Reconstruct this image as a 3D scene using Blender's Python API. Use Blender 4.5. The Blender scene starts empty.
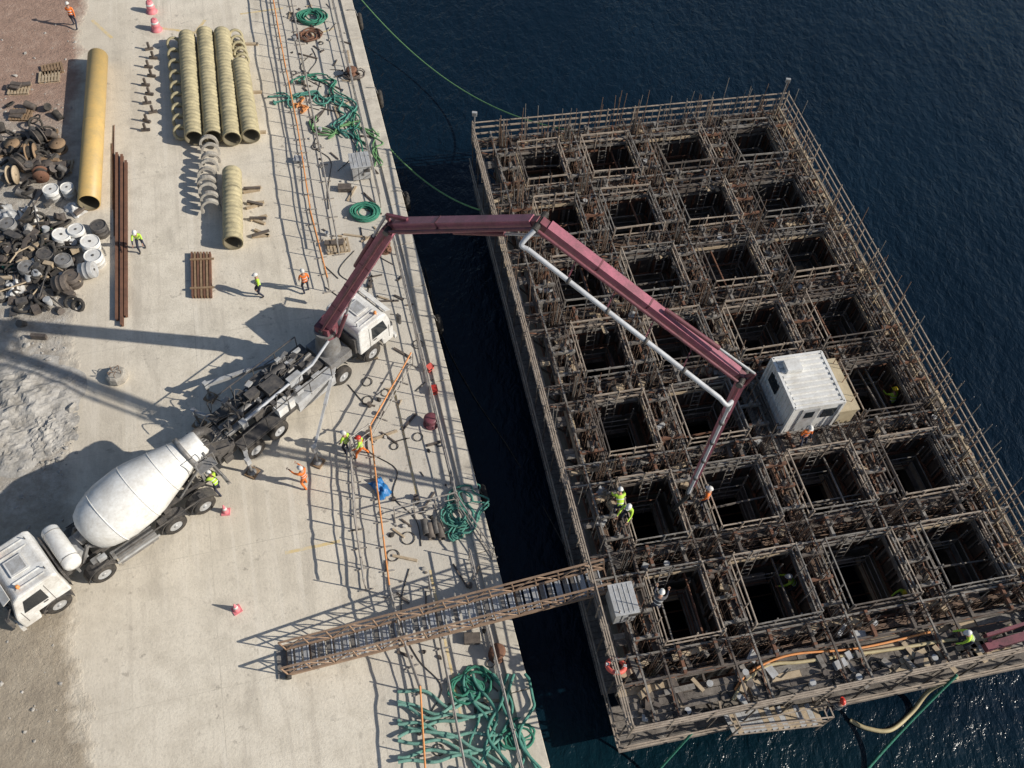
import bpy, math, random, bmesh
from mathutils import Vector, Matrix, noise
rnd=random.Random(11)
V=Vector
scene=bpy.context.scene
# ---------------------------------------------------------------- survey of the site
H=36.0; FPX=900.0; TH=math.radians(56); RO=math.atan(.095)
ch,sh=math.cos(RO),math.sin(RO)
def P(u,v,z=0.0):
    dx,dy=u-512,v-384
    a=dx*ch+dy*sh; b=-dx*sh+dy*ch
    D=FPX*math.sin(TH)+b*math.cos(TH); F=FPX*math.cos(TH)-b*math.sin(TH)
    t=H-z
    return V((a/D*t,F/D*t,z))
WZ=-2.0
# ---------------------------------------------------------------- materials
def new_mat(name):
    m=bpy.data.materials.new(name); m.use_nodes=True
    nt=m.node_tree; b=nt.nodes['Principled BSDF']; return m,nt,b
def N(nt,t,**k):
    n=nt.nodes.new(t)
    for a,c in k.items(): setattr(n,a,c)
    return n
def noise_n(nt,vec,scale,detail=6,rough=.6,dist=0):
    n=N(nt,'ShaderNodeTexNoise'); n.inputs['Scale'].default_value=scale; n.inputs['Detail'].default_value=detail
    n.inputs['Roughness'].default_value=rough; n.inputs['Distortion'].default_value=dist
    if vec is not None: nt.links.new(vec,n.inputs['Vector'])
    return n.outputs['Fac']
def ramp(nt,fac,stops):
    r=N(nt,'ShaderNodeValToRGB'); e=r.color_ramp.elements
    while len(e)<len(stops): e.new(.5)
    for i,(p,c) in enumerate(stops):
        e[i].position=p; e[i].color=(c[0],c[1],c[2],1) if not isinstance(c,(int,float)) else (c,c,c,1)
    nt.links.new(fac,r.inputs['Fac']); return r.outputs['Color']
def mix(nt,f,a,b,mode='MIX'):
    n=N(nt,'ShaderNodeMix',data_type='RGBA',blend_type=mode)
    for s,val in ((n.inputs[0],f),(n.inputs[6],a),(n.inputs[7],b)):
        if isinstance(val,(int,float)): s.default_value=val
        elif isinstance(val,tuple): s.default_value=(val[0],val[1],val[2],1)
        else: nt.links.new(val,s)
    return n.outputs[2]
def math_n(nt,op,a,b=None,clamp=False):
    n=N(nt,'ShaderNodeMath',operation=op); n.use_clamp=clamp
    for i,x in enumerate((a,b)):
        if x is None: continue
        if isinstance(x,(int,float)): n.inputs[i].default_value=x
        else: nt.links.new(x,n.inputs[i])
    return n.outputs[0]
def pm(name,c,dirt=None,amt=.5,scale=1.5,rough=.6,metal=0,bump=.15,bscale=12):
    m,nt,b=new_mat(name)
    tc=N(nt,'ShaderNodeTexCoord').outputs['Object']
    if dirt is None: dirt=tuple(x*.45 for x in c)
    f=noise_n(nt,tc,scale,5,.7)
    f2=noise_n(nt,tc,scale*9,2,.7)
    ff=math_n(nt,'ADD',math_n(nt,'MULTIPLY',f,.7),math_n(nt,'MULTIPLY',f2,.3))
    mask=ramp(nt,ff,[(.5-.12*amt-.03,0.0),(.62,amt)])
    col=mix(nt,mask,c,dirt)
    nt.links.new(col,b.inputs['Base Color'])
    b.inputs['Roughness'].default_value=rough; b.inputs['Metallic'].default_value=metal
    if bump>.3:
        bp=N(nt,'ShaderNodeBump'); bp.inputs['Strength'].default_value=bump; bp.inputs['Distance'].default_value=.05
        nt.links.new(noise_n(nt,tc,bscale,2),bp.inputs['Height']); nt.links.new(bp.outputs[0],b.inputs['Normal'])
    return m
M={}
M['white']=pm('white_paint',(.76,.76,.74),(.36,.32,.27),.6,1.3,.45)
M['drum']=pm('drum_paint',(.8,.8,.78),(.48,.45,.4),.65,1.0,.42)
M['dark']=pm('dark_steel',(.04,.04,.043),(.17,.15,.13),.75,3,.6)
M['black']=pm('black_rubber',(.018,.018,.018),(.12,.1,.08),.6,4,.85)
M['grey']=pm('grey_steel',(.28,.28,.28),(.12,.1,.08),.7,3,.5,.2)
M['lgrey']=pm('light_grey_steel',(.5,.51,.52),(.22,.2,.17),.6,3,.5,.1)
M['galv']=pm('galvanised_tube',(.46,.44,.41),(.22,.17,.13),.7,4,.5,.3)
M['glass']=pm('dark_glass',(.02,.025,.03),(.05,.05,.05),.3,2,.08,0,0)
M['boom']=pm('maroon_boom_paint',(.43,.145,.195),(.2,.09,.105),.8,1.6,.4)
M['boomd']=pm('dark_red_steel',(.22,.065,.085),(.06,.03,.03),.7,2,.5)
M['pipe']=pm('pale_pipe',(.55,.57,.6),(.3,.3,.31),.6,2,.45)
M['red']=pm('red_paint',(.5,.04,.03),None,.5,3,.5)
M['orange']=pm('orange_tube',(.75,.3,.09),(.45,.22,.1),.6,3,.6)
M['cone']=pm('cone_red',(.75,.13,.1),(.45,.1,.08),.4,3,.6)
M['pink']=pm('faded_pink_plastic',(.75,.22,.25),(.5,.2,.2),.5,3,.6)
M['ypipe']=pm('ochre_coated_pipe',(.6,.4,.14),(.4,.3,.14),.75,.8,.5)
M['tan']=pm('tan_coated_pipe',(.52,.45,.27),(.25,.22,.14),.85,2.2,.7)
M['tanin']=pm('pipe_inner',(.2,.17,.11),None,.5,3,.8)
M['rust']=pm('rusty_steel',(.21,.1,.06),(.09,.05,.035),.7,3,.85)
M['rust2']=pm('brown_formwork_steel',(.165,.135,.112),(.055,.046,.042),.95,2.2,.7)
M['fsteel']=pm('grey_formwork_steel',(.3,.28,.255),(.1,.085,.07),.9,2.0,.6)
M['plank']=pm('weathered_planks',(.25,.22,.19),(.08,.068,.06),.95,1.3,.9,0,.2,20)
M['rail']=pm('dusty_handrail',(.47,.39,.31),(.18,.14,.11),.85,2.5,.7)
M['rebar']=pm('rebar',(.2,.13,.09),None,.6,5,.8)
M['cconc']=pm('caisson_concrete',(.34,.325,.29),(.15,.14,.125),.8,.8,.85,0,.2)
M['wood']=pm('timber',(.33,.22,.13),(.15,.1,.06),.7,4,.85)
M['woodp']=pm('pale_timber',(.5,.4,.28),(.27,.2,.12),.7,4,.85)
M['green']=pm('green_rope',(.05,.27,.18),(.03,.13,.085),.7,6,.8,0,.6,60)
M['green2']=pm('teal_rope',(.1,.31,.25),(.05,.18,.14),.7,6,.8,0,.6,60)
M['yg']=pm('mooring_line',(.15,.32,.13),None,.5,6,.8)
M['tealp']=pm('pale_teal_rope',(.22,.42,.35),(.09,.26,.2),.7,6,.8,0,.6,60)
M['blue']=pm('blue_plastic',(.03,.2,.5),None,.5,3,.45)
M['beige']=pm('beige_panel',(.5,.42,.28),(.3,.24,.16),.5,2,.6)
M['hose']=pm('cream_hose',(.5,.42,.24),(.3,.24,.14),.6,4,.6)
M['rock']=pm('rubble',(.46,.44,.41),(.22,.2,.17),.8,1.2,.95,0,.6,8)
M['rockb']=pm('concrete_block',(.48,.45,.39),(.22,.19,.16),.8,2,.95,0,.5,8)
M['lime']=pm('hivis_lime',(.5,.75,.06),(.3,.45,.06),.5,6,.7)
M['hior']=pm('hivis_orange',(.85,.2,.03),(.5,.12,.03),.5,6,.7)
M['navy']=pm('navy_cloth',(.02,.025,.05),(.05,.05,.06),.5,8,.9)
M['greyc']=pm('grey_cloth',(.1,.1,.11),None,.5,8,.9)
M['skin']=pm('skin',(.42,.24,.16),(.35,.18,.12),.4,8,.6)
M['hair']=pm('hair',(.03,.02,.015),None,.4,8,.8)
M['boot']=pm('boots',(.03,.022,.018),(.12,.1,.08),.5,8,.8)
M['hred']=pm('helmet_red',(.6,.05,.03),None,.2,8,.35)
M['hyel']=pm('helmet_yellow',(.75,.55,.03),None,.2,8,.35)
M['stripe']=pm('reflective_band',(.7,.7,.68),None,.2,8,.3)
# ---------------------------------------------------------------- mesh builder
def icos(sub):
    bm=bmesh.new(); bmesh.ops.create_icosphere(bm,subdivisions=sub,radius=1)
    vs=[v.co.copy() for v in bm.verts]; fs=[[v.index for v in f.verts] for f in bm.faces]; bm.free(); return vs,fs
ICO1=icos(1); ICO2=icos(2)
class MB:
    def __init__(s): s.v=[];s.f=[];s.m=[];s.s=[]
    def add(s,vs,fs,m=0,sm=False):
        o=len(s.v); s.v+=[tuple(x) for x in vs]
        for f in fs: s.f.append(tuple(i+o for i in f)); s.m.append(m); s.s.append(sm)
    def box(s,c,d,m=0,rz=0,R=None):
        c=V(c); d=V(d)/2
        R=R or Matrix.Rotation(rz,3,'Z')
        vs=[c+R@V((x*d.x,y*d.y,z*d.z)) for x in(-1,1) for y in(-1,1) for z in(-1,1)]
        s.add(vs,[(0,1,3,2),(4,6,7,5),(0,4,5,1),(2,3,7,6),(0,2,6,4),(1,5,7,3)],m)
    def bar(s,a,b,w,h=None,m=0,w2=None,h2=None):
        a=V(a);b=V(b);h=h or w;w2=w2 or w;h2=h2 or h
        d=(b-a); 
        if d.length<1e-6: return
        d.normalize(); ref=V((0,0,1)) if abs(d.z)<.97 else V((1,0,0))
        sd=d.cross(ref).normalized(); up=sd.cross(d)
        vs=[]
        for p,ww,hh in((a,w,h),(b,w2,h2)):
            for i,j in((-1,-1),(1,-1),(1,1),(-1,1)): vs.append(p+sd*i*ww/2+up*j*hh/2)
        s.add(vs,[(0,1,2,3),(7,6,5,4),(0,4,5,1),(1,5,6,2),(2,6,7,3),(3,7,4,0)],m)
    def lathe(s,o,ax,prof,m=0,n=16,cap=True,sm=True):
        o=V(o);ax=V(ax).normalized(); ref=V((0,0,1)) if abs(ax.z)<.9 else V((1,0,0))
        e1=ax.cross(ref).normalized(); e2=ax.cross(e1)
        vs=[];fs=[]
        for t,r in prof:
            for i in range(n):
                an=2*math.pi*i/n; vs.append(o+ax*t+(e1*math.cos(an)+e2*math.sin(an))*r)
        for k in range(len(prof)-1):
            for i in range(n):
                j=(i+1)%n; fs.append((k*n+i,k*n+j,(k+1)*n+j,(k+1)*n+i))
        s.add(vs,fs,m,sm)
        if cap:
            L=len(prof)-1
            s.add(vs[:n],[tuple(range(n))[::-1]],m); s.add(vs[L*n:],[tuple(range(n))],m)
    def tube(s,a,b,r,m=0,n=8,r2=None,cap=True):
        a=V(a);b=V(b); L=(b-a).length
        if L<1e-6:return
        s.lathe(a,b-a,[(0,r),(L,r2 if r2 else r)],m,n,cap)
    def path(s,pts,r,m=0,n=6):
        pts=[V(p) for p in pts]; vs=[];fs=[]; L=len(pts)
        e=None
        for k,p in enumerate(pts):
            t=(pts[min(k+1,L-1)]-pts[max(k-1,0)])
            if t.length<1e-7: t=V((1,0,0))
            t.normalize()
            if e is None: e=t.cross(V((0,0,1)) if abs(t.z)<.9 else V((1,0,0))).normalized()
            else:
                e=e-t*e.dot(t)
                if e.length<1e-5: e=t.cross(V((0,0,1)) if abs(t.z)<.9 else V((1,0,0)))
                e.normalize()
            f=t.cross(e)
            rr=r[k] if isinstance(r,(list,tuple)) else r
            for i in range(n):
                an=2*math.pi*i/n; vs.append(p+(e*math.cos(an)+f*math.sin(an))*rr)
        for k in range(L-1):
            for i in range(n):
                j=(i+1)%n; fs.append((k*n+i,k*n+j,(k+1)*n+j,(k+1)*n+i))
        s.add(vs,fs,m,True); s.add(vs[:n],[tuple(range(n))[::-1]],m); s.add(vs[-n:],[tuple(range(n))],m)
    def prism(s,prof,y0,y1,m=0):
        n=len(prof); vs=[(x,y0,z) for x,z in prof]+[(x,y1,z) for x,z in prof]
        s.add(vs,[tuple(range(n)),tuple(range(2*n-1,n-1,-1))]+[(i,i+n,(i+1)%n+n,(i+1)%n) for i in range(n)],m)
    def rock(s,c,r,m=0,sq=.7,ico=ICO1):
        c=V(c);sd=rnd.random()*100; R=Matrix.Rotation(rnd.random()*6.3,3,'Z')@Matrix.Rotation(rnd.random()*.8,3,'X')
        sx,sy=rnd.uniform(.7,1.3),rnd.uniform(.7,1.3)
        s.add([c+R@V((q.x*sx,q.y*sy,q.z*sq))*r*(1+.5*noise.noise(q*1.3+V((sd,sd,0)))) for q in ico[0]],ico[1],m)
    def torus(s,c,ax,R,r,m=0,n=20,k=6):
        c=V(c);ax=V(ax).normalized(); ref=V((0,0,1)) if abs(ax.z)<.9 else V((1,0,0))
        e1=ax.cross(ref).normalized();e2=ax.cross(e1); vs=[];fs=[]
        for i in range(n):
            a=2*math.pi*i/n; d=e1*math.cos(a)+e2*math.sin(a)
            for j in range(k):
                b=2*math.pi*j/k; vs.append(c+d*(R+r*math.cos(b))+ax*r*math.sin(b))
        for i in range(n):
            for j in range(k):
                fs.append((i*k+j,((i+1)%n)*k+j,((i+1)%n)*k+(j+1)%k,i*k+(j+1)%k))
        s.add(vs,fs,m,True)
    def wheel(s,c,r=.52,w=.32,mt=0,mr=1,side=1):
        x,y,z=c
        s.lathe((x,y-w/2,z),(0,1,0),[(0,r*.56),(0,r*.9),(.04,r*.985),(w*.3,r),(w*.7,r),(w-.04,r*.985),(w,r*.9),(w,r*.56)],mt,24,False)
        s.lathe((x,y-w/2,z),(0,1,0),[(.03,r*.57),(.05,r*.5),(.1,r*.42),(w-.1,r*.42),(w-.05,r*.5),(w-.03,r*.57)],mr,20,True)
        s.lathe((x,y-w/2-.02,z),(0,1,0),[(0,r*.1),(.04,r*.2),(w,r*.2),(w+.04,r*.1)],mr,12,True)
def mk(mb,name,mats,parent=None,loc=(0,0,0),rz=0,bevel=0):
    me=bpy.data.meshes.new(name); me.from_pydata(mb.v,[],mb.f)
    for m in mats: me.materials.append(M[m] if isinstance(m,str) else m)
    me.polygons.foreach_set('material_index',mb.m); me.polygons.foreach_set('use_smooth',mb.s); 
    me.validate(); me.update()
    ob=bpy.data.objects.new(name,me); scene.collection.objects.link(ob)
    ob.location=loc; ob.rotation_euler=(0,0,rz)
    if parent: ob.parent=parent
    if bevel:
        b=ob.modifiers.new('bevel','BEVEL'); b.width=bevel; b.segments=2; b.limit_method='ANGLE'
    return ob
def empty(name,loc=(0,0,0),rz=0):
    e=bpy.data.objects.new(name,None); scene.collection.objects.link(e); e.location=loc; e.rotation_euler=(0,0,rz); e.empty_display_size=.5; return e

# ---------------------------------------------------------------- quay ground
QO=V((2.78,7.1,0)); QR=math.atan2(.321,.947)
def Q(x,y,z=0): # quay frame: x towards the water, y along the edge
    c,s=math.cos(QR),math.sin(QR); return V((QO.x+x*c-y*s,QO.y+x*s+y*c,z))
m,nt,b=new_mat('quay_concrete_and_dirt')
tc=N(nt,'ShaderNodeTexCoord').outputs['Object']
sep=N(nt,'ShaderNodeSeparateXYZ'); nt.links.new(tc,sep.inputs[0]); X,Y=sep.outputs[0],sep.outputs[1]
nb=noise_n(nt,tc,.28,5,.6); n1=noise_n(nt,tc,.11,5,.6); n2=noise_n(nt,tc,.9,6,.7); n3=noise_n(nt,tc,9,4,.75); n4=noise_n(nt,tc,45,2,.8)
conc=ramp(nt,n1,[(.3,(.62,.555,.45)),(.5,(.72,.65,.535)),(.7,(.78,.715,.6))])
conc=mix(nt,ramp(nt,n2,[(.36,.6),(.56,0.0)]),conc,(.53,.475,.385))
conc=mix(nt,ramp(nt,n3,[(.3,.5),(.5,0.0)]),conc,(.43,.39,.32))
conc=mix(nt,ramp(nt,n4,[(.35,.35),(.5,0.0)]),conc,(.36,.32,.27))
mp=N(nt,'ShaderNodeMapping'); mp.inputs['Scale'].default_value=(1.3,.35,1); mp.inputs['Rotation'].default_value=(0,0,.5); nt.links.new(tc,mp.inputs[0])
st=noise_n(nt,mp.outputs[0],.55,7,.72,.4)
conc=mix(nt,ramp(nt,st,[(.54,0.0),(.72,.6)]),conc,(.37,.33,.27))
mp2=N(nt,'ShaderNodeMapping'); mp2.inputs['Scale'].default_value=(2.2,.09,1); mp2.inputs['Rotation'].default_value=(0,0,-.55); nt.links.new(tc,mp2.inputs[0])
tr=noise_n(nt,mp2.outputs[0],1.0,4,.6,.15)
conc=mix(nt,ramp(nt,tr,[(.55,0.0),(.66,.3)]),conc,(.8,.74,.64))
conc=mix(nt,ramp(nt,tr,[(.34,.35),(.44,0.0)]),conc,(.45,.4,.33))
edge=math_n(nt,'ADD',X,math_n(nt,'MULTIPLY',nb,1.2))
em=N(nt,'ShaderNodeMapRange'); em.inputs[1].default_value=-5.6; em.inputs[2].default_value=-4.4; nt.links.new(edge,em.inputs[0])
conc=mix(nt,math_n(nt,'MULTIPLY',em.outputs[0],.5),conc,(.5,.475,.43))
spots=noise_n(nt,tc,2.6,4,.6)
conc=mix(nt,math_n(nt,'MULTIPLY',ramp(nt,spots,[(.6,0.0),(.67,.7)]),ramp(nt,nb,[(.45,0.0),(.6,1.0)])),conc,(.27,.24,.2))
br=N(nt,'ShaderNodeTexBrick'); br.offset=0; br.inputs['Scale'].default_value=1; br.inputs['Mortar Size'].default_value=.02; br.inputs['Brick Width'].default_value=5.8; br.inputs['Row Height'].default_value=5.8; br.inputs['Mortar Smooth'].default_value=.4
nt.links.new(tc,br.inputs['Vector'])
conc=mix(nt,math_n(nt,'MULTIPLY',math_n(nt,'MULTIPLY',br.outputs['Fac'],.45),ramp(nt,n2,[(.4,.2),(.6,1.0)])),conc,(.3,.27,.22))
dg=ramp(nt,noise_n(nt,tc,1.6,7,.78),[(.32,(.2,.175,.15)),(.48,(.38,.35,.31)),(.62,(.58,.56,.52))])
db=ramp(nt,noise_n(nt,tc,.8,7,.78),[(.3,(.2,.16,.115)),(.5,(.34,.28,.205)),(.7,(.5,.43,.33))])
dr=ramp(nt,noise_n(nt,tc,1.2,7,.78),[(.32,(.15,.06,.04)),(.5,(.29,.135,.095)),(.68,(.42,.27,.21))])
yn=math_n(nt,'ADD',Y,math_n(nt,'MULTIPLY',nb,8))
def mr(src,a,b_):
    q=N(nt,'ShaderNodeMapRange'); q.inputs[1].default_value=a; q.inputs[2].default_value=b_; nt.links.new(src,q.inputs[0]); return q.outputs[0]
dirt=mix(nt,mr(yn,16,21),db,dg); dirt=mix(nt,mr(yn,42,47),dirt,dr)
xb=math_n(nt,'ADD',math_n(nt,'MULTIPLY',math_n(nt,'SUBTRACT',nb,.5),2.4),X)
bul=math_n(nt,'MULTIPLY',mr(Y,8,2),1.6)
xb=math_n(nt,'SUBTRACT',xb,bul)
xb=math_n(nt,'ADD',xb,math_n(nt,'MULTIPLY',math_n(nt,'SUBTRACT',n2,.5),1.5))
dm=mr(xb,-17.0,-17.7)
col=mix(nt,dm,conc,dirt)
film=math_n(nt,'MULTIPLY',mr(math_n(nt,'ADD',X,math_n(nt,'MULTIPLY',n2,5)),-10,-15.5),.35)
col=mix(nt,film,col,(.5,.43,.34))
nt.links.new(col,b.inputs['Base Color']); b.inputs['Roughness'].default_value=.92
bp=N(nt,'ShaderNodeBump'); bp.inputs['Distance'].default_value=.12
hh=math_n(nt,'ADD',math_n(nt,'MULTIPLY',n3,.25),math_n(nt,'MULTIPLY',math_n(nt,'MULTIPLY',noise_n(nt,tc,3.5,6,.8),dm),2.2))
nt.links.new(hh,bp.inputs['Height']); bp.inputs['Strength'].default_value=.6; nt.links.new(bp.outputs[0],b.inputs['Normal'])
M['ground']=m
mb=MB()
mb.add([(-3000,-3000,0),(0,-3000,0),(0,3000,0),(-3000,3000,0)],[(0,1,2,3)],0)
mb.add([(0,-3000,0),(0,-3000,-12),(0,3000,-12),(0,3000,0)],[(0,1,2,3)],1)
mk(mb,'ground',['ground','cconc'],None,QO,QR)
M['coping']=pm('coping_concrete',(.68,.62,.52),(.4,.36,.3),.8,1.2,.9,0,.2)
mb=MB()
y=-12.
while y<90:
    L=3.0; mb.box((-.37,y+L/2,.06),(.76,L-.03,.13),0); 
    y+=L
mk(mb,'quay_kerb',['coping'],None,QO,QR,.03)
mb=MB()
def strip(a,b_,w,m=0):
    a=V(a);b_=V(b_); d=(b_-a).normalized(); n=V((-d.y,d.x,0))*w/2
    mb.add([a-n,b_-n,b_+n,a+n],[(0,1,2,3)],m)
z=.005
M['ymark']=pm('worn_yellow_marking',(.7,.5,.18),(.62,.55,.42),1,3,.8)
strip(P(285,553,z),P(340,541,z),.14); strip(P(392,380,z),P(418,500,z),.1); strip(P(430,570,z),P(462,720,z),.1)
strip(P(160,28,z),P(198,33,z),.2); strip(P(92,20,z),P(112,38,z),.2); strip(P(240,14,z),P(283,8,z),.15); strip(P(300,40,z),P(335,28,z),.12)
strip(P(196,32,z),P(205,20,z),.2)
mk(mb,'road_marking',['ymark'])

# ---------------------------------------------------------------- water
m,nt,b=new_mat('harbour_water')
tc=N(nt,'ShaderNodeTexCoord').outputs['Object']
mp=N(nt,'ShaderNodeMapping'); mp.inputs['Scale'].default_value=(1,.6,1); mp.inputs['Rotation'].default_value=(0,0,-.6); nt.links.new(tc,mp.inputs[0])
big=noise_n(nt,tc,.05,3,.5)
col=ramp(nt,big,[(.35,(.0018,.0085,.018)),(.65,(.003,.012,.024))])
sx=N(nt,'ShaderNodeSeparateXYZ'); nt.links.new(tc,sx.inputs[0])
gr=N(nt,'ShaderNodeMapRange'); gr.inputs[1].default_value=14; gr.inputs[2].default_value=4; nt.links.new(math_n(nt,'ADD',sx.outputs[1],math_n(nt,'MULTIPLY',big,5)),gr.inputs[0])
col=mix(nt,math_n(nt,'MULTIPLY',gr.outputs[0],.7),col,(.003,.03,.032))
nt.links.new(col,b.inputs['Base Color']); b.inputs['Roughness'].default_value=.2; b.inputs['IOR'].default_value=1.33
b.inputs['Specular IOR Level'].default_value=.45
w1=noise_n(nt,mp.outputs[0],2.3,4,.6,.3); w2=noise_n(nt,mp.outputs[0],.5,2,.5); w3=noise_n(nt,mp.outputs[0],.12,2,.5)
hh=math_n(nt,'MULTIPLY',math_n(nt,'ADD',w1,math_n(nt,'MULTIPLY',w2,1.2)),math_n(nt,'ADD',.35,w3))
bp=N(nt,'ShaderNodeBump'); bp.inputs['Distance'].default_value=.19; bp.inputs['Strength'].default_value=.8; nt.links.new(hh,bp.inputs['Height']); nt.links.new(bp.outputs[0],b.inputs['Normal'])
M['water']=m
mb=MB(); S=4000; mb.add([(-S,-S,WZ),(S,-S,WZ),(S,S,WZ),(-S,S,WZ)],[(0,1,2,3)]); mk(mb,'water',['water'])

# ---------------------------------------------------------------- caisson
CA=V((-3.25,38.15,0)); CR=math.radians(16.1); cc,cs=math.cos(CR),math.sin(CR)
def CW(u,v,z=0): return V((CA.x+u*cc+v*cs,CA.y+u*cs-v*cc,z))
ZC=2.0
US=[1.5,5.1,9.1,13.3,17.5]; VS=[.1+4.15*i for i in range(8)]
U0,U1,V0,V1=0,18.5,-.9,31.3
cais=empty('floating_caisson',CA,CR)
mb=MB(); zt=.9; zb=-6
def cbox(u0,u1,v0,v1,z0,z1,m=0,mbb=None): (mbb or mb).box(((u0+u1)/2,-(v0+v1)/2,(z0+z1)/2),(abs(u1-u0),abs(v1-v0),abs(z1-z0)),m)
T=.2
for u in US: cbox(u-T,u+T,VS[0]-T,VS[-1]+T,zb,zt)
for j,v in enumerate(VS):
    for i in range(4): cbox(US[i]+T+.001,US[i+1]-T-.001,v-T,v+T,zb,zt-.004)
cbox(US[0],US[-1],VS[0],VS[-1],zb-.3,zb+.2)
mk(mb,'caisson_walls',['cconc'],cais)
# decks
mb=MB(); W=.62
def pick(): return rnd.choice((0,0,0,0,1,1,4,5))
def planks(u0,u1,v0,v1,z,along='v',m=0):
    pw=.24
    if along=='v':
        n=max(1,int((u1-u0)/pw)); w=(u1-u0)/n
        for i in range(n):
            v=v0
            while v<v1-.01:
                L=min(rnd.uniform(1.2,3.4),v1-v)
                if rnd.random()>.07: cbox(u0+i*w+.012,u0+(i+1)*w-.012,v+.01,v+L-.01,z-.04+rnd.uniform(0,.015),z+rnd.uniform(0,.04),pick(),mb)
                v+=L
    else:
        n=max(1,int((v1-v0)/pw)); w=(v1-v0)/n
        for i in range(n):
            u=u0
            while u<u1-.01:
                L=min(rnd.uniform(1.2,3.4),u1-u)
                if rnd.random()>.07: cbox(u+.01,u+L-.01,v0+i*w+.012,v0+(i+1)*w-.012,z-.04+rnd.uniform(0,.015),z+rnd.uniform(0,.04),pick(),mb)
                u+=L
for i,u in enumerate(US):
    lo,hi=u-W,u+W
    if i==4: hi=U1
    for j in range(7): planks(lo,u-T-.06,VS[j]+W,VS[j+1]-W,ZC,'v'); planks(u+T+.06,hi,VS[j]+W,VS[j+1]-W,ZC,'v')
for j,v in enumerate(VS):
    lo,hi=v-W,v+W
    if j==0: lo=V0
    if j==7: hi=V1
    planks(U0,U1,lo,v-T-.06,ZC-.001,'u'); planks(U0,U1,v+T+.06,hi,ZC-.001,'u')
planks(U0,.4,VS[0],VS[-1],ZC,'v')
v=VS[0]+W+.3
while v<VS[-1]-.6:
    planks(.4,US[0]-W,v,v+.5,ZC+.003,'u'); v+=1.66
def panel(u0,v0,u1,v1,z0,z1,nu,nv):
    mb.bar((u0,-v0,(z0+z1)/2),(u1,-v1,(z0+z1)/2),.03,z1-z0,2)
    L=math.hypot(u1-u0,v1-v0); n=int(L/.5)
    for k in range(n+1):
        t=k/n; uu=u0+(u1-u0)*t+nu*.07; vv=v0+(v1-v0)*t+nv*.07
        mb.bar((uu,-vv,z0),(uu,-vv,z1),.06,.1,rnd.choice((3,5)))
    for z in (z0+.25,z1-.2): mb.bar((u0+nu*.14,-v0-nv*.14,z),(u1+nu*.14,-v1-nv*.14,z),.1,.12,rnd.choice((3,5)))
for i in range(4):
    for j in range(7):
        a,b_=US[i]+T+.03,US[i+1]-T-.03; c,d=VS[j]+T+.03,VS[j+1]-T-.03
        z0,z1=.1,1.75
        panel(a,c+.05,a,d-.05,z0,z1,1,0); panel(b_,c+.05,b_,d-.05,z0,z1,-1,0)
        panel(a+.05,c,b_-.05,c,z0,z1,0,1); panel(a+.05,d,b_-.05,d,z0,z1,0,-1)
panel(US[0]-T-.03,VS[0],US[0]-T-.03,VS[-1],.0,1.8,-1,0); panel(US[4]+T+.03,VS[0],US[4]+T+.03,VS[-1],0,1.8,1,0)
panel(US[0],VS[0]-T-.03,US[4],VS[0]-T-.03,0,1.8,0,-1); panel(US[0],VS[-1]+T+.03,US[4],VS[-1]+T+.03,0,1.8,0,1)
for i in range(4):
    for j in range(7):
        a,b_=US[i]+.62,US[i+1]-.62; c,d=VS[j]+.62,VS[j+1]-.62; zz=-.1
        planks(a-.1,a+.42,c,d,zz,'v'); planks(b_-.42,b_+.1,c,d,zz,'v')
        planks(a+.44,b_-.44,c-.1,c+.42,zz,'u'); planks(a+.44,b_-.44,d-.42,d+.1,zz,'u')
        for (uu,vv) in ((a+.4,c+.4),(b_-.4,c+.4),(a+.4,d-.4),(b_-.4,d-.4)):
            mb.bar((uu,-vv,zz-.1),(uu,-vv,ZC-.05),.05,.05,5)
        for h in (.35,.75,1.2):
            for p,q in (((a+.42,c+.42),(b_-.42,c+.42)),((b_-.42,c+.42),(b_-.42,d-.42)),((b_-.42,d-.42),(a+.42,d-.42)),((a+.42,d-.42),(a+.42,c+.42))):
                mb.bar((p[0],-p[1],zz+h),(q[0],-q[1],zz+h),.035,.035,rnd.choice((3,5,5)))
        for q in range(rnd.randint(0,3)):
            if rnd.random()<.5: vv=rnd.uniform(c+.4,d-.4); mb.bar((a-.2,-vv,ZC-rnd.uniform(.15,.6)),(b_+.2,-vv-rnd.uniform(-.1,.1),ZC-rnd.uniform(.15,.6)),.06,.09,rnd.choice((3,5,0)))
            else: uu=rnd.uniform(a+.4,b_-.4); mb.bar((uu,-c+.2,ZC-rnd.uniform(.15,.6)),(uu+rnd.uniform(-.1,.1),-d-.2,ZC-rnd.uniform(.15,.6)),.06,.09,rnd.choice((3,5,0)))
        lu=rnd.uniform(a+.2,b_-.6); lv=c+.05
        for s in(0,.4): mb.bar((lu+s,-lv,ZC+.9),(lu+s,-lv-.35,zz-.1),.035,.035,5)
        for q in range(9): t=q/9; mb.bar((lu,-lv-.35*t,ZC+.8-(ZC+.8-zz)*t),(lu+.4,-lv-.35*t,ZC+.8-(ZC+.8-zz)*t),.025,.025,5)
        for q in range(4): 
            zz2=-1.2-q*.5; vv=rnd.uniform(c,d); mb.bar((a-.3,-vv,zz2),(b_+.3,-vv,zz2),.06,.06,3)
mk(mb,'working_deck',['plank','rust2','rust2','rust','woodp','fsteel'],cais)
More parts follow.
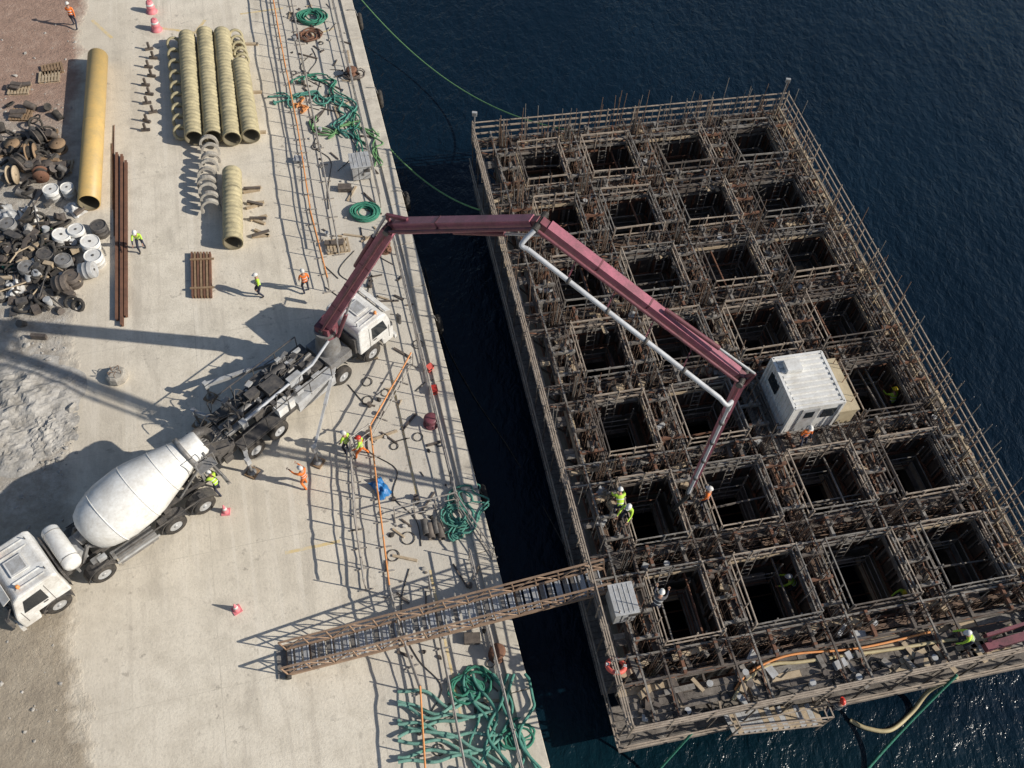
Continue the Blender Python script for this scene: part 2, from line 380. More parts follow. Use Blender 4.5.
# yokes, trusses
mb=MB()
def yoke(u,v,du,dv,h):
    for s in(-1,1):
        uu,vv=u+du*s*.36,v+dv*s*.36
        mb.bar((uu,-vv,.4),(uu,-vv,ZC+h),.09,.14,rnd.choice((0,1,0,2)))
    mb.bar((u-du*.52,-(v-dv*.52),ZC+h-.1),(u+du*.52,-(v+dv*.52),ZC+h-.1),.12,.16,rnd.choice((0,1,2,2)))
    mb.tube((u,-v,ZC+h),(u,-v,ZC+h+.3),.07,2,8)
    mb.tube((u,-v,.9),(u,-v,ZC+h+rnd.uniform(.4,1.3)),.018,1,5)
for u in US:
    for j in range(7):
        for t in (.25,.5,.75): yoke(u,VS[j]+4.15*t,1,0,rnd.uniform(.45,.75))
for v in VS:
    for i in range(4):
        for t in (.3,.7): yoke(US[i]+(US[i+1]-US[i])*t,v,0,1,rnd.uniform(.45,.75))
def truss(a,b_,z0,z1,n):
    a=V(a);b_=V(b_)
    mb.bar((a.x,a.y,z1),(b_.x,b_.y,z1),.07,.07,rnd.choice((0,2))); mb.bar((a.x,a.y,z0),(b_.x,b_.y,z0),.07,.07,0)
    for k in range(n):
        p=a.lerp(b_,k/n); q=a.lerp(b_,(k+1)/n)
        if k%2: mb.bar((p.x,p.y,z0),(q.x,q.y,z1),.04,.04,1)
        else: mb.bar((p.x,p.y,z1),(q.x,q.y,z0),.04,.04,1)
for u in US:
    for s in(-1,1): truss((u+s*.48,-V0,0),(u+s*.48,-V1,0),ZC+.08,ZC+.42,40)
for v in VS:
    for s in(-1,1): truss((U0,-(v+s*.48),0),(U1,-(v+s*.48),0),ZC+.1,ZC+.4,24)
mk(mb,'yokes_and_trusses',['rust2','rust','fsteel'],cais)
# rebar
mb=MB()
def starter(u,v,n=1):
    h=rnd.choice((.5,.8,1.0,1.2,1.5,2.0)); mb.tube((u,-v,.9),(u+rnd.uniform(-.07,.07),-v+rnd.uniform(-.07,.07),ZC-.3+h),.016,rnd.choice((0,0,1)),4,cap=False)
for u in US:
    v=VS[0]
    while v<VS[-1]:
        for s in(-.13,.13):
            if rnd.random()<.85: starter(u+s,v)
        v+=.25
    for s in(-.14,.14):
        for zz in (1.15,1.45,1.75,2.0): mb.bar((u+s,-VS[0],zz),(u+s,-VS[-1],zz),.022,.022,0)
for v in VS:
    u=US[0]
    while u<US[-1]:
        for s in(-.13,.13):
            if rnd.random()<.85: starter(u,v+s)
        u+=.25
    for s in(-.14,.14):
        for zz in (1.17,1.47,1.77,2.02): mb.bar((US[0],-v+s,zz),(US[-1],-v+s,zz),.022,.022,0)
for u in US:
    for v in VS:
        for q in range(8): 
            a_=rnd.uniform(-.2,.2),rnd.uniform(-.2,.2); mb.tube((u+a_[0],-v+a_[1],1),(u+a_[0]*1.4,-v+a_[1]*1.4,ZC+rnd.uniform(.8,2.0)),.018,rnd.choice((0,1)),4,cap=False)
for k in range(150):
    side=rnd.random()
    if side<.4: u,v=U1-.1-rnd.random()*.9,rnd.uniform(V0,V1)
    elif side<.65: u,v=rnd.uniform(U0,U1),V0+rnd.random()*.9
    elif side<.8: u,v=rnd.uniform(U0,U0+1),rnd.uniform(V0,V1)
    else: u,v=rnd.choice(US),rnd.choice(VS)
    mb.tube((u,-v,ZC-.5),(u+rnd.uniform(-.15,.15),-v+rnd.uniform(-.15,.15),ZC+rnd.uniform(1.3,2.6)),.02,rnd.choice((0,1)),5)
for k in range(60):
    if rnd.random()<.5:
        u=rnd.choice(US)+rnd.uniform(-.45,.45); v=rnd.uniform(0,25)
        for q in range(rnd.randint(2,5)): mb.tube((u+q*.04,-v,ZC+.06),(u+q*.04+rnd.uniform(-.15,.15),-v-rnd.uniform(2,5),ZC+.07),.02,0,5)
    else:
        v=rnd.choice(VS)+rnd.uniform(-.45,.45); u=rnd.uniform(1,13)
        for q in range(rnd.randint(2,5)): mb.tube((u,-v+q*.04,ZC+.06),(u+rnd.uniform(2,4),-v+q*.04+rnd.uniform(-.15,.15),ZC+.07),.02,0,5)
mk(mb,'reinforcing_bars',['rebar','fsteel'],cais)
# railings
mb=MB()
def rail(a,b_,z,h=1.05,step=1.1,r=.028,m=0,mids=(.5,1.0),jit=.03):
    a=V(a);b_=V(b_); L=(b_-a).length; n=max(1,round(L/step))
    for k in range(n+1):
        p=a.lerp(b_,k/n); mb.bar((p.x,p.y,z-.35),(p.x+rnd.uniform(-jit,jit),p.y+rnd.uniform(-jit,jit),z+h+rnd.uniform(0,.15)),.05,.05,m)
    for q in mids:
        mb.bar((a.x,a.y,z+h*q+rnd.uniform(-jit,jit)),(b_.x,b_.y,z+h*q+rnd.uniform(-jit,jit)),.045,.09 if rnd.random()<.5 else .05,m)
for i in range(4):
    for j in range(7):
        a,b_=US[i]+W+.03,US[i+1]-W-.03; c,d=VS[j]+W+.03,VS[j+1]-W-.03
        for (p,q) in (((a,-c),(b_,-c)),((b_,-c),(b_,-d)),((b_,-d),(a,-d)),((a,-d),(a,-c))):
            rail((p[0],p[1],0),(q[0],q[1],0),ZC,.95,1.05,m=rnd.choice((0,0,1,3)),jit=.06)
            if rnd.random()<.75: mb.bar((p[0],p[1],ZC+.1),(q[0],q[1],ZC+.1),.03,.18,rnd.choice((1,2,3)))
for (p,q) in (((U0,-V0),(U1,-V0)),((U1,-V0),(U1,-V1)),((U1,-V1),(U0,-V1)),((U0,-V1),(U0,-V0))):
    rail((p[0],p[1],0),(q[0],q[1],0),ZC,1.15,1.5,m=0,mids=(.33,.66,1.0))
rail((U1-1.0,-VS[0],0),(U1-1.0,-VS[-1],0),ZC,1.1,1.5,m=2)
mk(mb,'guard_rails',['rail','rust2','woodp','fsteel'],cais)
mb=MB()
v=V0+.3
while v<V1:
    for uo,us in ((U0,US[0]-T),(U1,US[4]+T)):
        mb.bar((uo,-v,ZC-.1),(us,-v,ZC-.1),.08,.1,0); mb.bar((uo,-v,ZC-.1),(us,-v,ZC-1.7),.07,.07,0); mb.bar((uo,-v,ZC-.1),(uo,-v,ZC-2.4),.05,.05,0)
    v+=1.66
u=U0+.3
while u<U1:
    for vo,vs_ in ((V0,VS[0]-T),(V1,VS[-1]+T)):
        mb.bar((u,-vo,ZC-.1),(u,-vs_,ZC-.1),.08,.1,0); mb.bar((u,-vo,ZC-.1),(u,-vs_,ZC-1.9),.07,.07,0); mb.bar((u,-vo,ZC-.1),(u,-vo,ZC-2.6),.05,.05,0)
    u+=1.55
def lowdeck(u0,u1,v0,v1,z):
    n=int(abs(v1-v0)/.25)
    for k in range(n):
        a=v0+(v1-v0)*k/n; b_=v0+(v1-v0)*(k+1)/n
        cbox(u0,u1,a+.01,b_-.01,z-.04,z+rnd.uniform(0,.02),1,mb)
lowdeck(U0,U1,VS[-1]+.5,V1+.1,-.5); lowdeck(U1-1.0,U1+.1,VS[0],VS[-1],-.5)
lowdeck(U0-.1,.8,VS[0],VS[-1],-.5)
for z in (.1,.6):
    mb.bar((U0,-V1-.12,z),(U1,-V1-.12,z),.05,.08,2); mb.bar((U0-.12,-V0,z),(U0-.12,-V1,z),.05,.08,2)
mk(mb,'outer_brackets',['rust2','plank','rail'],cais)
a0=P(722,712,.2);a1=P(815,703,.2);a2=P(824,724,.2);a3=P(733,734,.2)
mb2=MB()
d1=(a1-a0); 
for k in range(16):
    p=a0.lerp(a1,k/16); q=a3.lerp(a2,k/16); w=d1/16*.45
    mb2.bar(p+w,q+w,d1.length/16*.92,.05,rnd.choice((0,0,2)))
for p in (a0,a1,a2,a3): mb2.bar(p-V((0,0,1)),p+V((0,0,1.1)),.05,.05,1)
for h in (.55,1.1):
    for p,q in ((a1,a2),(a3,a0)): mb2.bar(p+V((0,0,h)),q+V((0,0,h)),.05,.05,1)
    mb2.bar(a3+V((0,0,h)),a2+V((0,0,h)),.05,.05,1)
for p,q in ((a0,a1),(a3,a2)): mb2.bar(p-V((0,0,.1)),q-V((0,0,.1)),.08,.12,1); 
mb2.bar(a0+V((0,0,-.1)),a0+V((-.2,1.2,-.1)),.08,.1,1); mb2.bar(a1+V((0,0,-.1)),a1+V((-.2,1.2,-.1)),.08,.1,1)
mk(mb2,'access_platform',['lgrey','rail','woodp'])
for (u,v,h) in ((U0+.1,V0+.1,1.8),(U1-.4,V0+.1,2.1)):
    mb=MB(); p=CW(u,v,ZC)
    mb.tube(p-V((0,0,.3)),p+V((0,0,h)),.05,0,8,.035)
    mb.box(p+V((0,-.08,h+.08)),(.26,.14,.24),1,.0); mb.box(p+V((0,-.16,h+.08)),(.2,.01,.16),0)
    mk(mb,'floodlight_pole',['grey','lgrey'])
mb=MB()
for k in range(360):
    if k>280: u,v=rnd.uniform(.5,18),rnd.uniform(29.9,31.1)
    elif rnd.random()<.5: u,v=rnd.choice(US)+rnd.uniform(-.4,.4),rnd.uniform(0,30)
    else: u,v=rnd.uniform(.3,18),rnd.choice(VS)+rnd.uniform(-.4,.4)
    t=rnd.random()
    if t<.4: mb.box((u,-v,ZC+.12),(rnd.uniform(.15,.6),rnd.uniform(.12,.35),rnd.uniform(.08,.3)),rnd.choice((0,0,1,3,4)),rnd.random()*3)
    elif t<.55: mb.lathe((u,-v,ZC+.03),(0,0,1),[(0,.1),(.25,.13)],rnd.choice((1,2,0)),10)
    elif t<.7: mb.torus((u,-v,ZC+.06),(0,0,1),.2,.035,2,14,5)
    elif t<.85: mb.path([(u,-v,ZC+.05),(u+.5,-v+.2,ZC+.1),(u+1.0,-v-.1,ZC+.06),(u+1.5,-v+.15,ZC+.06)],.02,2,5)
    else:
        for q in range(3): mb.box((u+q*.03,-v,ZC+.06+q*.05),(1.2,.2,.04),rnd.choice((3,0,4)),rnd.random()*.4+1.57*rnd.randint(0,1))
mk(mb,'deck_clutter',['rust2','lgrey','black','woodp','fsteel'],cais)
# ---- site container on deck
cont=empty('site_container',CW(11.25,18.95,ZC+.2),CR)
mb=MB(); lx,ly,lz=2.3,2.65,2.1
mb.box((0,0,lz/2),(lx,ly,lz),0)
for x in(-1,1):
    for y in(-1,1): mb.box((x*(lx/2),y*(ly/2),lz/2),(.12,.12,lz+.06),0)
    mb.box((x*lx/2,0,lz),(.12,ly,.12),0); mb.box((x*lx/2,0,.06),(.12,ly,.14),0)
for y in(-1,1): mb.box((0,y*ly/2,lz),(lx,.12,.12),0); mb.box((0,y*ly/2,.06),(lx,.12,.14),0)
n=9
for k in range(n):
    y=-ly/2+.2+(ly-.4)*k/(n-1)
    mb.box((0,y,lz+.035),(lx-.2,.13,.06),0)
    for x in(-1,1): mb.box((x*(lx/2+.015),y,lz/2),(.04,.1,lz-.2),0)
mb.box((-.3,-ly/2-.03,1.05),(.8,.05,1.75),1); mb.box((.65,-ly/2-.03,1.4),(.6,.05,.6),2); mb.box((-.3,-ly/2-.065,1.5),(.4,.02,.45),2)
mb.box((-lx/2-.05,.5,1.4),(.05,.8,.6),2)
mb.box((-.5,.7,lz+.17),(.7,.55,.26),0)
mk(mb,'container_body',['drum','lgrey','glass'],cont)
mb=MB()
mb.box((1.75,.1,.55),(.95,2.7,1.1),0); mb.box((1.75,.1,1.13),(1.05,2.8,.05),0)  # low beige plywood platform beside the container, not a generator
for k in range(4): mb.box((2.25,-.9+k*.6,.6),(.04,.4,.8),1)
mk(mb,'plywood_platform',['beige','rust2'],cont)
mb=MB()
for k in range(17): mb.box((-2.0+k*.29,-.1,-.12),(.26,4.2,.06),0)
for y in(-1.7,-.6,.7,1.7): mb.box((.4,y,-.22),(5.4,.16,.12),1)
mk(mb,'platform',['plank','rust2'],cont)
def cabinet(name,loc,rz,sx=1.2,sy=1.1,sz=1.5,mat='lgrey'):
    mb=MB(); mb.box((0,0,sz/2+.1),(sx,sy,sz),0); mb.box((0,0,sz+.13),(sx+.12,sy+.12,.06),1)
    for x in(-1,1):
        for y in(-1,1): mb.box((x*sx*.42,y*sy*.42,.05),(.1,.1,.1),2)
    mb.box((-.15,-sy/2-.01,sz/2+.1),(.02,.02,sz*.85),2); mb.box((.1,-sy/2-.03,sz*.55),(.05,.05,.2),2); mb.box((.3,-sy/2-.012,sz*.8),(.35,.02,.25),2)
    for k in range(4): mb.box((-sx/2+.15+k*(sx-.3)/3,0,sz+.17),(.03,sy,.02),1)
    return mk(mb,name,[mat,'lgrey','dark'],None,loc,rz,.012)
cabinet('control_cabinet',P(619,609,ZC+.05),CR,.85,1.15,1.0)
cabinet('electrical_cabinet',P(361,174,0),QR,1.0,1.1,.9)
mb=MB(); mb.torus((0,0,0),(0,.5,1),.33,.09,0,24,10)
for k in range(4):
    a=k*math.pi/2; mb.box((.33*math.cos(a),.33*math.sin(a)*.9,-.165*math.sin(a)),(.12,.12,.22),1,a)
mk(mb,'lifebuoy',['cone','white'],None,P(616,666,2.2))
def sweep(pts,n=10):
    pts=[V(p) for p in pts]; out=[]
    for i in range(len(pts)-1):
        p0=pts[max(i-1,0)];p1=pts[i];p2=pts[i+1];p3=pts[min(i+2,len(pts)-1)]
        for k in range(n):
            t=k/n; out.append(.5*((2*p1)+(p2-p0)*t+(2*p0-5*p1+4*p2-p3)*t*t+(3*p1-p0-3*p2+p3)*t**3))
    out.append(pts[-1]); return out
z=ZC+.12
mb=MB(); mb.path(sweep([P(733,700,z),P(745,682,z),P(770,665,z),P(800,662,z),P(850,655,z),P(900,648,z),P(950,640,z),P(985,640,z),P(1010,625,z)]),.07,0,8)
mk(mb,'delivery_hose',['hose'])
mb=MB(); mb.path(sweep([P(735,690,z),P(750,672,z),P(790,655,z+.1),P(860,648,z),P(930,632,z)]),.045,0,8)
mk(mb,'delivery_hose',['orange'])
mb=MB(); 
mb.bar(P(985,648,z+.6),P(1045,630,z+.6),.3,.3,0); mb.bar(P(985,636,z+.6),P(1045,618,z+.6),.12,.3,0); mb.tube(P(990,640,z),P(990,640,z+.9),.09,0,10); mb.tube(P(1035,628,z),P(1035,628,z+.9),.09,0,10)
mk(mb,'steel_beam',['boomd'])
def line(name,a,b_,sag,r,mat,n=40):
    a=V(a);b_=V(b_); pts=[a.lerp(b_,k/n)-V((0,0,4*sag*(k/n)*(1-k/n))) for k in range(n+1)]
    mb=MB(); mb.path(pts,r,0,6); return mk(mb,name,[mat])
line('mooring_rope',P(350,-14,.4),P(574,131,ZC+.3),2.3,.04,'yg')
line('mooring_rope',P(372,128,.3),P(480,210,1.2),1.0,.045,'yg')
line('mooring_rope',P(957,675,1.2),P(862,776,-2.0),.6,.06,'green')
line('mooring_rope',P(692,733,.6),P(648,782,-2.0),.4,.05,'green')
mb=MB(); z=-1.95
mb.path(sweep([P(957,677,.8),P(930,690,-1.2),P(912,712,z),P(890,730,z),P(866,728,z),P(850,720,z)]),.09,0,8); mk(mb,'floating_hose',['hose'])
mb=MB(); mb.path(sweep([P(425,268,-1.9),P(440,330,-1.95),P(470,390,-1.95),P(510,450,-1.95),P(545,510,-1.95),P(572,560,.5)]),.03,0,6); mk(mb,'power_cable',['black'])

# ---------------------------------------------------------------- gangway
mb=MB(); g0=V((-7.75,10.05,.18)); g1=V((4.5,13.85,ZC+.3)); gd=(g1-g0); gL=gd.length; gd.normalize(); gs=V((-gd.y,gd.x,0)).normalized(); gu=gs.cross(gd)*-1
if gu.z<0: gu=-gu
gw=.5; n=14; gh=.95
for s in(-1,1):
    o=gs*gw*s
    mb.bar(g0+o,g1+o,.08,.16,0); mb.bar(g0+o+gu*gh,g1+o+gu*gh,.065,.065,0); mb.bar(g0+o+gu*.52,g1+o+gu*.52,.045,.045,0)
    for k in range(n+1):
        p=g0+gd*gL*k/n+o; mb.bar(p,p+gu*gh,.05,.05,0)
        if k<n:
            q=g0+gd*gL*(k+1)/n+o
            mb.bar(p+gu*(gh if k%2 else 0),q+gu*(0 if k%2 else gh),.035,.035,0)
k=.15
while k<gL-.1:
    p=g0+gd*k; R=Matrix((gd,gs,gu)).transposed()
    mb.box(p+gu*.05,(.2,gw*2-.12,.035),1 if rnd.random()<.5 else 3,R=R); mb.box(p+gd*.1+gu*.075,(.045,gw*2-.12,.03),2,R=R)
    k+=.32
for k in range(n+1): p=g0+gd*gL*k/n; mb.bar(p-gs*gw-gu*.06,p+gs*gw-gu*.06,.06,.06,0)
mb.box(g0-gd*.2+V((0,0,-.1)),(.4,1.1,.05),3,math.atan2(gd.y,gd.x)); 
for s in(-1,1): mb.lathe(g0+gs*(s*.6-.06)-V((0,0,.02)),gs,[(0,.12),(.12,.12)],4,12)
M['gwood']=pm('gangway_rail',(.4,.27,.18),(.2,.13,.09),.8,2.5,.7)
mk(mb,'gangway',['gwood','lgrey','pipe','fsteel','black'])

# ---------------------------------------------------------------- vehicles
def cab_parts(par,mat='white',Wd=1.2):
    mb=MB()
    mb.prism([(0,.5),(0,1.3),(-.05,1.55),(-.33,2.55),(-.58,2.76),(-1.95,2.8),(-2.12,2.66),(-2.15,1.05),(-2.0,1.05),(-.78,1.05),(-.7,.5)],-Wd,Wd,0)
    mk(mb,'cab_shell',[mat],par,bevel=.07)
    mb=MB()
    def sl(z): 
        return -.05-(z-1.55)*(.28/1.0)
    y=Wd-.12
    mb.add([(sl(1.6)+.02,-y,1.6),(sl(1.6)+.02,y,1.6),(sl(2.45)+.02,y-.08,2.45),(sl(2.45)+.02,-y+.08,2.45)],[(0,1,2,3)],0)
    for s in(-1,1):
        yy=s*(Wd+.012)
        mb.add([(-.38,yy,1.55),(-.62,yy,2.35),(-1.35,yy,2.4),(-1.35,yy,1.55)],[(0,1,2,3)],0)
        mb.box((-1.5,s*(Wd+.006),1.75),(.02,.012,1.5),1); mb.box((-.3,s*(Wd+.006),1.3),(.02,.012,.9),1); mb.box((-1.2,s*(Wd+.02),1.45),(.18,.03,.04),1)
        mb.bar((-.15,s*Wd,2.4),(.12,s*(Wd+.3),2.35),.035,.035,1); mb.box((.12,s*(Wd+.3),2.05),(.12,.22,.6),1)
        mb.box((.02,s*.85,.8),(.06,.36,.2),3); mb.box((-1.0,s*(Wd-.15),.72),(.3,.3,.08),1)
        for k in range(9):
            a0,a1=math.pi*k/9,math.pi*(k+1)/9
            r=.62; c=(-1.42,.52)
            mb.bar((c[0]+r*math.cos(a0),s*(Wd-.18),c[1]+r*math.sin(a0)),(c[0]+r*math.cos(a1),s*(Wd-.18),c[1]+r*math.sin(a1)),.42,.03,1)
    mb.box((.03,0,1.25),(.05,2.0,.5),1); mb.box((.06,0,.55),(.14,2.36,.3),2); mb.box((-.2,0,2.66),(.35,2.1,.04),2,R=Matrix.Rotation(.5,3,'Y'))
    mb.box((-1.15,0,2.83),(.7,.75,.06),2); mb.box((-1.15,0,2.863),(.56,.6,.012),3)
    for yy in(-.9,-.6,.6,.9): mb.box((-1.25,yy,2.8),(1.1,.04,.04),2)
    for s in(-1,1): mb.lathe((-.8,s*.85,2.78),(0,0,1),[(0,.08),(.16,.07),(.19,.03)],4,10); mb.tube((-1.9,s*.8,2.8),(-1.9,s*.8,3.0),.02,1,6)
    mb.bar((.01,-.5,1.6),(-.12,-.1,1.95),.02,.02,1); mb.bar((.01,.5,1.6),(-.12,.9,1.95),.02,.02,1)
    mb.box((-2.25,0,1.7),(.08,1.9,1.0),1)
    mk(mb,'cab_fittings',['glass','dark','white','lgrey','orange'],par)
# ---- mixer truck
mh=math.atan2(-.735,-.68); hd=V((-.68,-.735,0)); 
axle1=V((-18.1,11.95,0)); mx=empty('concrete_mixer_truck',axle1+hd*1.15,mh)
cab_parts(mx)
mb=MB()
for x in(-1.42,-3.36): 
    for s in(-1,1): mb.wheel((x,s*1.05,.52))
for x in(-6.62,-8.02):
    for s in(-1,1): mb.wheel((x,s*1.08,.52)); mb.wheel((x,s*.74,.52))
mk(mb,'wheels',['black','lgrey'],mx)
mb=MB()
for s in(-1,1): mb.box((-5.2,s*.42,.95),(8.0,.1,.26),0)
for x in(-2.5,-4.2,-5.5,-7.3,-8.7): mb.box((x,0,.95),(.12,.84,.2),0)
for x in(-1.42,-3.36,-6.62,-8.02): mb.tube((x,-1,.52),(x,1,.52),.09,0,8)
for s in(-1,1):
    for x,r in((-3.36,.66),(-6.62,.66),(-8.02,.66)):
        for k in range(8):
            a0,a1=math.pi*(k+.3)/8.6,math.pi*(k+1.3)/8.6
            mb.bar((x+r*math.cos(a0),s*.98,.5+r*math.sin(a0)),(x+r*math.cos(a1),s*.98,.5+r*math.sin(a1)),.5,.025,0)
    mb.box((-4.95,s*1.0,.75),(1.7,.45,.55),1 if s>0 else 2); mb.box((-4.95,s*1.24,.75),(1.9,.03,.12),2)
    mb.bar((-3.0,s*.5,1.1),(-3.5,s*.5,2.0),.12,.12,1); mb.bar((-4.1,s*.55,1.1),(-3.5,s*.5,2.0),.1,.1,1)
    mb.bar((-8.6,s*.5,1.1),(-8.6,s*.6,2.5),.12,.12,1); mb.bar((-7.4,s*.5,1.1),(-8.6,s*.6,2.4),.09,.09,1)
    mb.bar((-9.2,s*.6,1.0),(-9.0,s*.6,3.2),.07,.07,1); mb.bar((-8.6,s*.6,2.5),(-9.1,s*.6,2.5),.07,.07,1)
mb.box((-8.6,0,2.35),(.14,1.3,.14),1)
mb.lathe((-8.63,-.35,2.1),(0,1,0),[(0,.12),(.7,.12)],1,12)
mb.box((-3.1,0,1.45),(.4,.9,.6),2)
for s in(-.2,.2): mb.bar((-9.4,.95+s,.8),(-9.0,.95+s,3.1),.04,.04,1)
for k in range(7): 
    t=k/7; mb.bar((-9.4+.4*t,.75,.8+2.3*t),(-9.4+.4*t,1.15,.8+2.3*t),.03,.03,1)
mb.box((-8.8,.95,2.85),(.8,.5,.04),1); mb.bar((-9.2,1.2,3.8),(-8.4,1.2,3.8),.03,.03,1)
for x in(-9.2,-8.4): mb.bar((x,1.2,2.85),(x,1.2,3.8),.03,.03,1)
for s in(-1,1): mb.bar((-3.2,s*1.22,1.25),(-8.3,s*1.22,1.25),.04,.06,0)
mb.box((-9.3,0,.9),(.08,2.3,.16),1); 
for s in(-1,1): mb.box((-9.35,s*.95,.9),(.05,.3,.14),3)
for k in range(14):
    x=rnd.uniform(-3.4,-9.1); y=rnd.choice((-1,1))*rnd.uniform(.6,1.1); mb.box((x,y,1.25),(rnd.uniform(.1,.4),rnd.uniform(.1,.3),rnd.uniform(.1,.3)),rnd.choice((0,1,2)))
mk(mb,'chassis',['dark','grey','lgrey','red'],mx)
mb=MB()
a=V((-3.65,0,2.0)); bb=V((-9.25,0,3.1)); L=(bb-a).length
prof=[(0,.35),(.03,.62),(.18,.88),(.55,1.1),(1.1,1.26),(1.5,1.32),(2.4,1.32),(2.9,1.25),(3.8,1.0),(4.7,.74),(5.2,.58),(L-.1,.56),(L,.5)]
mb.lathe(a,bb-a,prof,0,40)
for t,r in((1.1,1.265),(2.6,1.295),(3.8,1.005),(4.6,.77)): mb.lathe(a,bb-a,[(t-.02,r),(t-.02,r+.014),(t+.02,r+.01),(t+.02,r-.01)],0,40,False)
mb.lathe(a,bb-a,[(4.85,.68),(4.85,.76),(5.05,.74),(5.05,.6)],1,40,False)
ax=(bb-a).normalized()
mb.tube(a-ax*.3,a,.3,1,14)
mk(mb,'drum',['drum','grey'],mx)
mb=MB()
mb.lathe((-2.72,-1.05,2.15),(0,1,0),[(0,.15),(.05,.3),(.15,.36),(1.95,.36),(2.05,.3),(2.1,.15)],0,20)
for s in(-.7,.7): mb.box((-2.72,s,1.5),(.1,.08,1.0),1); mb.torus((-2.72,s,2.15),(0,1,0),.365,.02,1,20,5)
mk(mb,'water_tank',['drum','grey'],mx)
mb=MB()
mb.lathe((-9.25,0,2.85),(-.25,0,1),[(0,.3),(.15,.36),(.5,.5),(.53,.5),(.2,.32)],0,16,False)
mb.prism([(-9.15,2.5),(-9.6,2.2),(-9.65,1.95),(-9.15,2.1)],-.35,.35,0)
ch0=V((-9.55,0,2.0)); ch1=V((-10.3,.05,1.65))
for s in(-1,1): mb.bar(ch0+V((0,s*.24,.1)),ch1+V((0,s*.2,.1)),.03,.26,0)
mb.bar(ch0,ch1,.46,.03,0)
mb.bar((-9.2,0,1.1),(-9.6,0,1.75),.08,.08,1)
mk(mb,'chute',['dark','dark'],mx)

# ---- pump truck
hp=V((.598,.801,0)).normalized(); ph=math.atan2(hp.y,hp.x)
pfront=V((-6.85,26.75,0)); pt=empty('concrete_pump_truck',pfront,ph)
cab_parts(pt,'white',1.12)
mb=MB()
for x in(-1.42,-3.3):
    for s in(-1,1): mb.wheel((x,s*.98,.52))
for x in(-7.3,-8.65):
    for s in(-1,1): mb.wheel((x,s*1.08,.52)); mb.wheel((x,s*.74,.52))
mk(mb,'wheels',['black','lgrey'],pt)
mb=MB()
for s in(-1,1): mb.box((-5.6,s*.42,.95),(8.6,.1,.28),0)
for x in(-1.42,-3.3,-7.3,-8.65): mb.tube((x,-.95,.52),(x,.95,.52),.09,0,8)
mb.box((-3.1,0,1.35),(1.3,1.7,.5),1); mb.lathe((-3.1,0,1.5),(0,0,1),[(0,.6),(.6,.55),(1.3,.42),(1.35,.5),(1.5,.5)],1,20)
mb.box((-5.8,0,1.3),(4.1,.9,.35),0)
for s in(-1,1):
    mb.box((-4.95,s*.93,1.05),(2.2,.55,.75),2 if s<0 else 0); mb.box((-4.95,s*.93,1.45),(2.3,.6,.04),2 if s<0 else 0)
    mb.box((-7.7,s*.95,1.2),(3.0,.62,.05),0); mb.box((-7.75,s*.95,1.28),(3.0,.55,.04),0)
    mb.box((-6.6,s*.9,1.55),(.9,.5,.5),3 if s<0 else 0)
    mb.bar((-4.0,s*1.2,2.2),(-9.0,s*1.2,2.2),.04,.04,0)
    for x in(-4.0,-5.25,-6.5,-7.75,-9.0): mb.bar((x,s*1.2,1.3),(x,s*1.2,2.2),.035,.035,0)
for s in(-1,1):
    mb.tube((-5.0,s*.22,1.75),(-9.3,s*.22,1.45),.16,1,12); mb.tube((-4.0,s*.22,1.83),(-5.0,s*.22,1.75),.1,1,10)
    mb.lathe((-6.0,s*.22,1.67),(-1,0,-.075),[(0,.16),(0,.2),(.1,.2),(.1,.16)],0,12,False)
mb.box((-6.4,0,1.9),(.9,.7,.5),0); mb.box((-7.3,.3,1.95),(.6,.4,.35),0); mb.box((-5.5,-.45,2.0),(.7,.3,.5),2); mb.lathe((-5.3,.5,1.9),(-1,0,0),[(0,.2),(1.1,.2)],0,14)
mb.tube((-8.6,-.5,1.9),(-4.5,-.55,2.2),.07,4,8); mb.tube((-4.5,-.55,2.2),(-3.3,-.4,2.7),.07,4,8)
for k in range(40):
    x=rnd.uniform(-4.4,-9.2); y=rnd.uniform(-.95,.95)
    mb.box((x,y,1.7+rnd.random()*.35),(rnd.uniform(.1,.5),rnd.uniform(.1,.3),rnd.uniform(.1,.35)),rnd.choice((0,0,0,1,1,2)),rnd.choice((0,0,1.57,.3)))
    if k<26: mb.path(sweep([(x,y,1.7),(x-.4,y+rnd.uniform(-.3,.3),2.15),(x-.9,y+rnd.uniform(-.4,.4),1.7)],5),.022,0,5)
for s in(-1,1): mb.bar((-8.5,s*.45,1.3),(-8.5,s*.25,2.6),.08,.08,0)
mb.bar((-8.5,-.35,2.6),(-8.5,.35,2.6),.1,.1,0)
mk(mb,'pump_body',['dark','grey','lgrey','white','pipe'],pt)
mb=MB()
hx=-9.75
for (p,q) in (((hx+.5,-.7),(hx+.5,.7)),((hx-.5,-.8),(hx-.5,.8))): 
    mb.bar((p[0],p[1],1.2),(q[0],q[1],1.2),.04,.7,0)
for s in(-1,1): mb.bar((hx+.5,s*.73,1.2),(hx-.5,s*.83,1.2),.04,.7,0)
mb.box((hx,0,.9),(.95,1.4,.05),1)
for k in range(11): mb.bar((hx+.48,-.65+k*.13,1.5),(hx-.48,-.7+k*.14,1.5),.02,.03,0)
mb.box((hx,0,1.2),(.92,1.36,.25),2)
for s in(-1,1): mb.box((hx-.1,s*.98,1.1),(.4,.14,.4),0)
mk(mb,'hopper',['dark','dark','rock'],pt)
Rinv=Matrix.Rotation(-ph,4,'Z')
def pl(w): 
    return Rinv@(V(w)-pfront)
mb=MB()
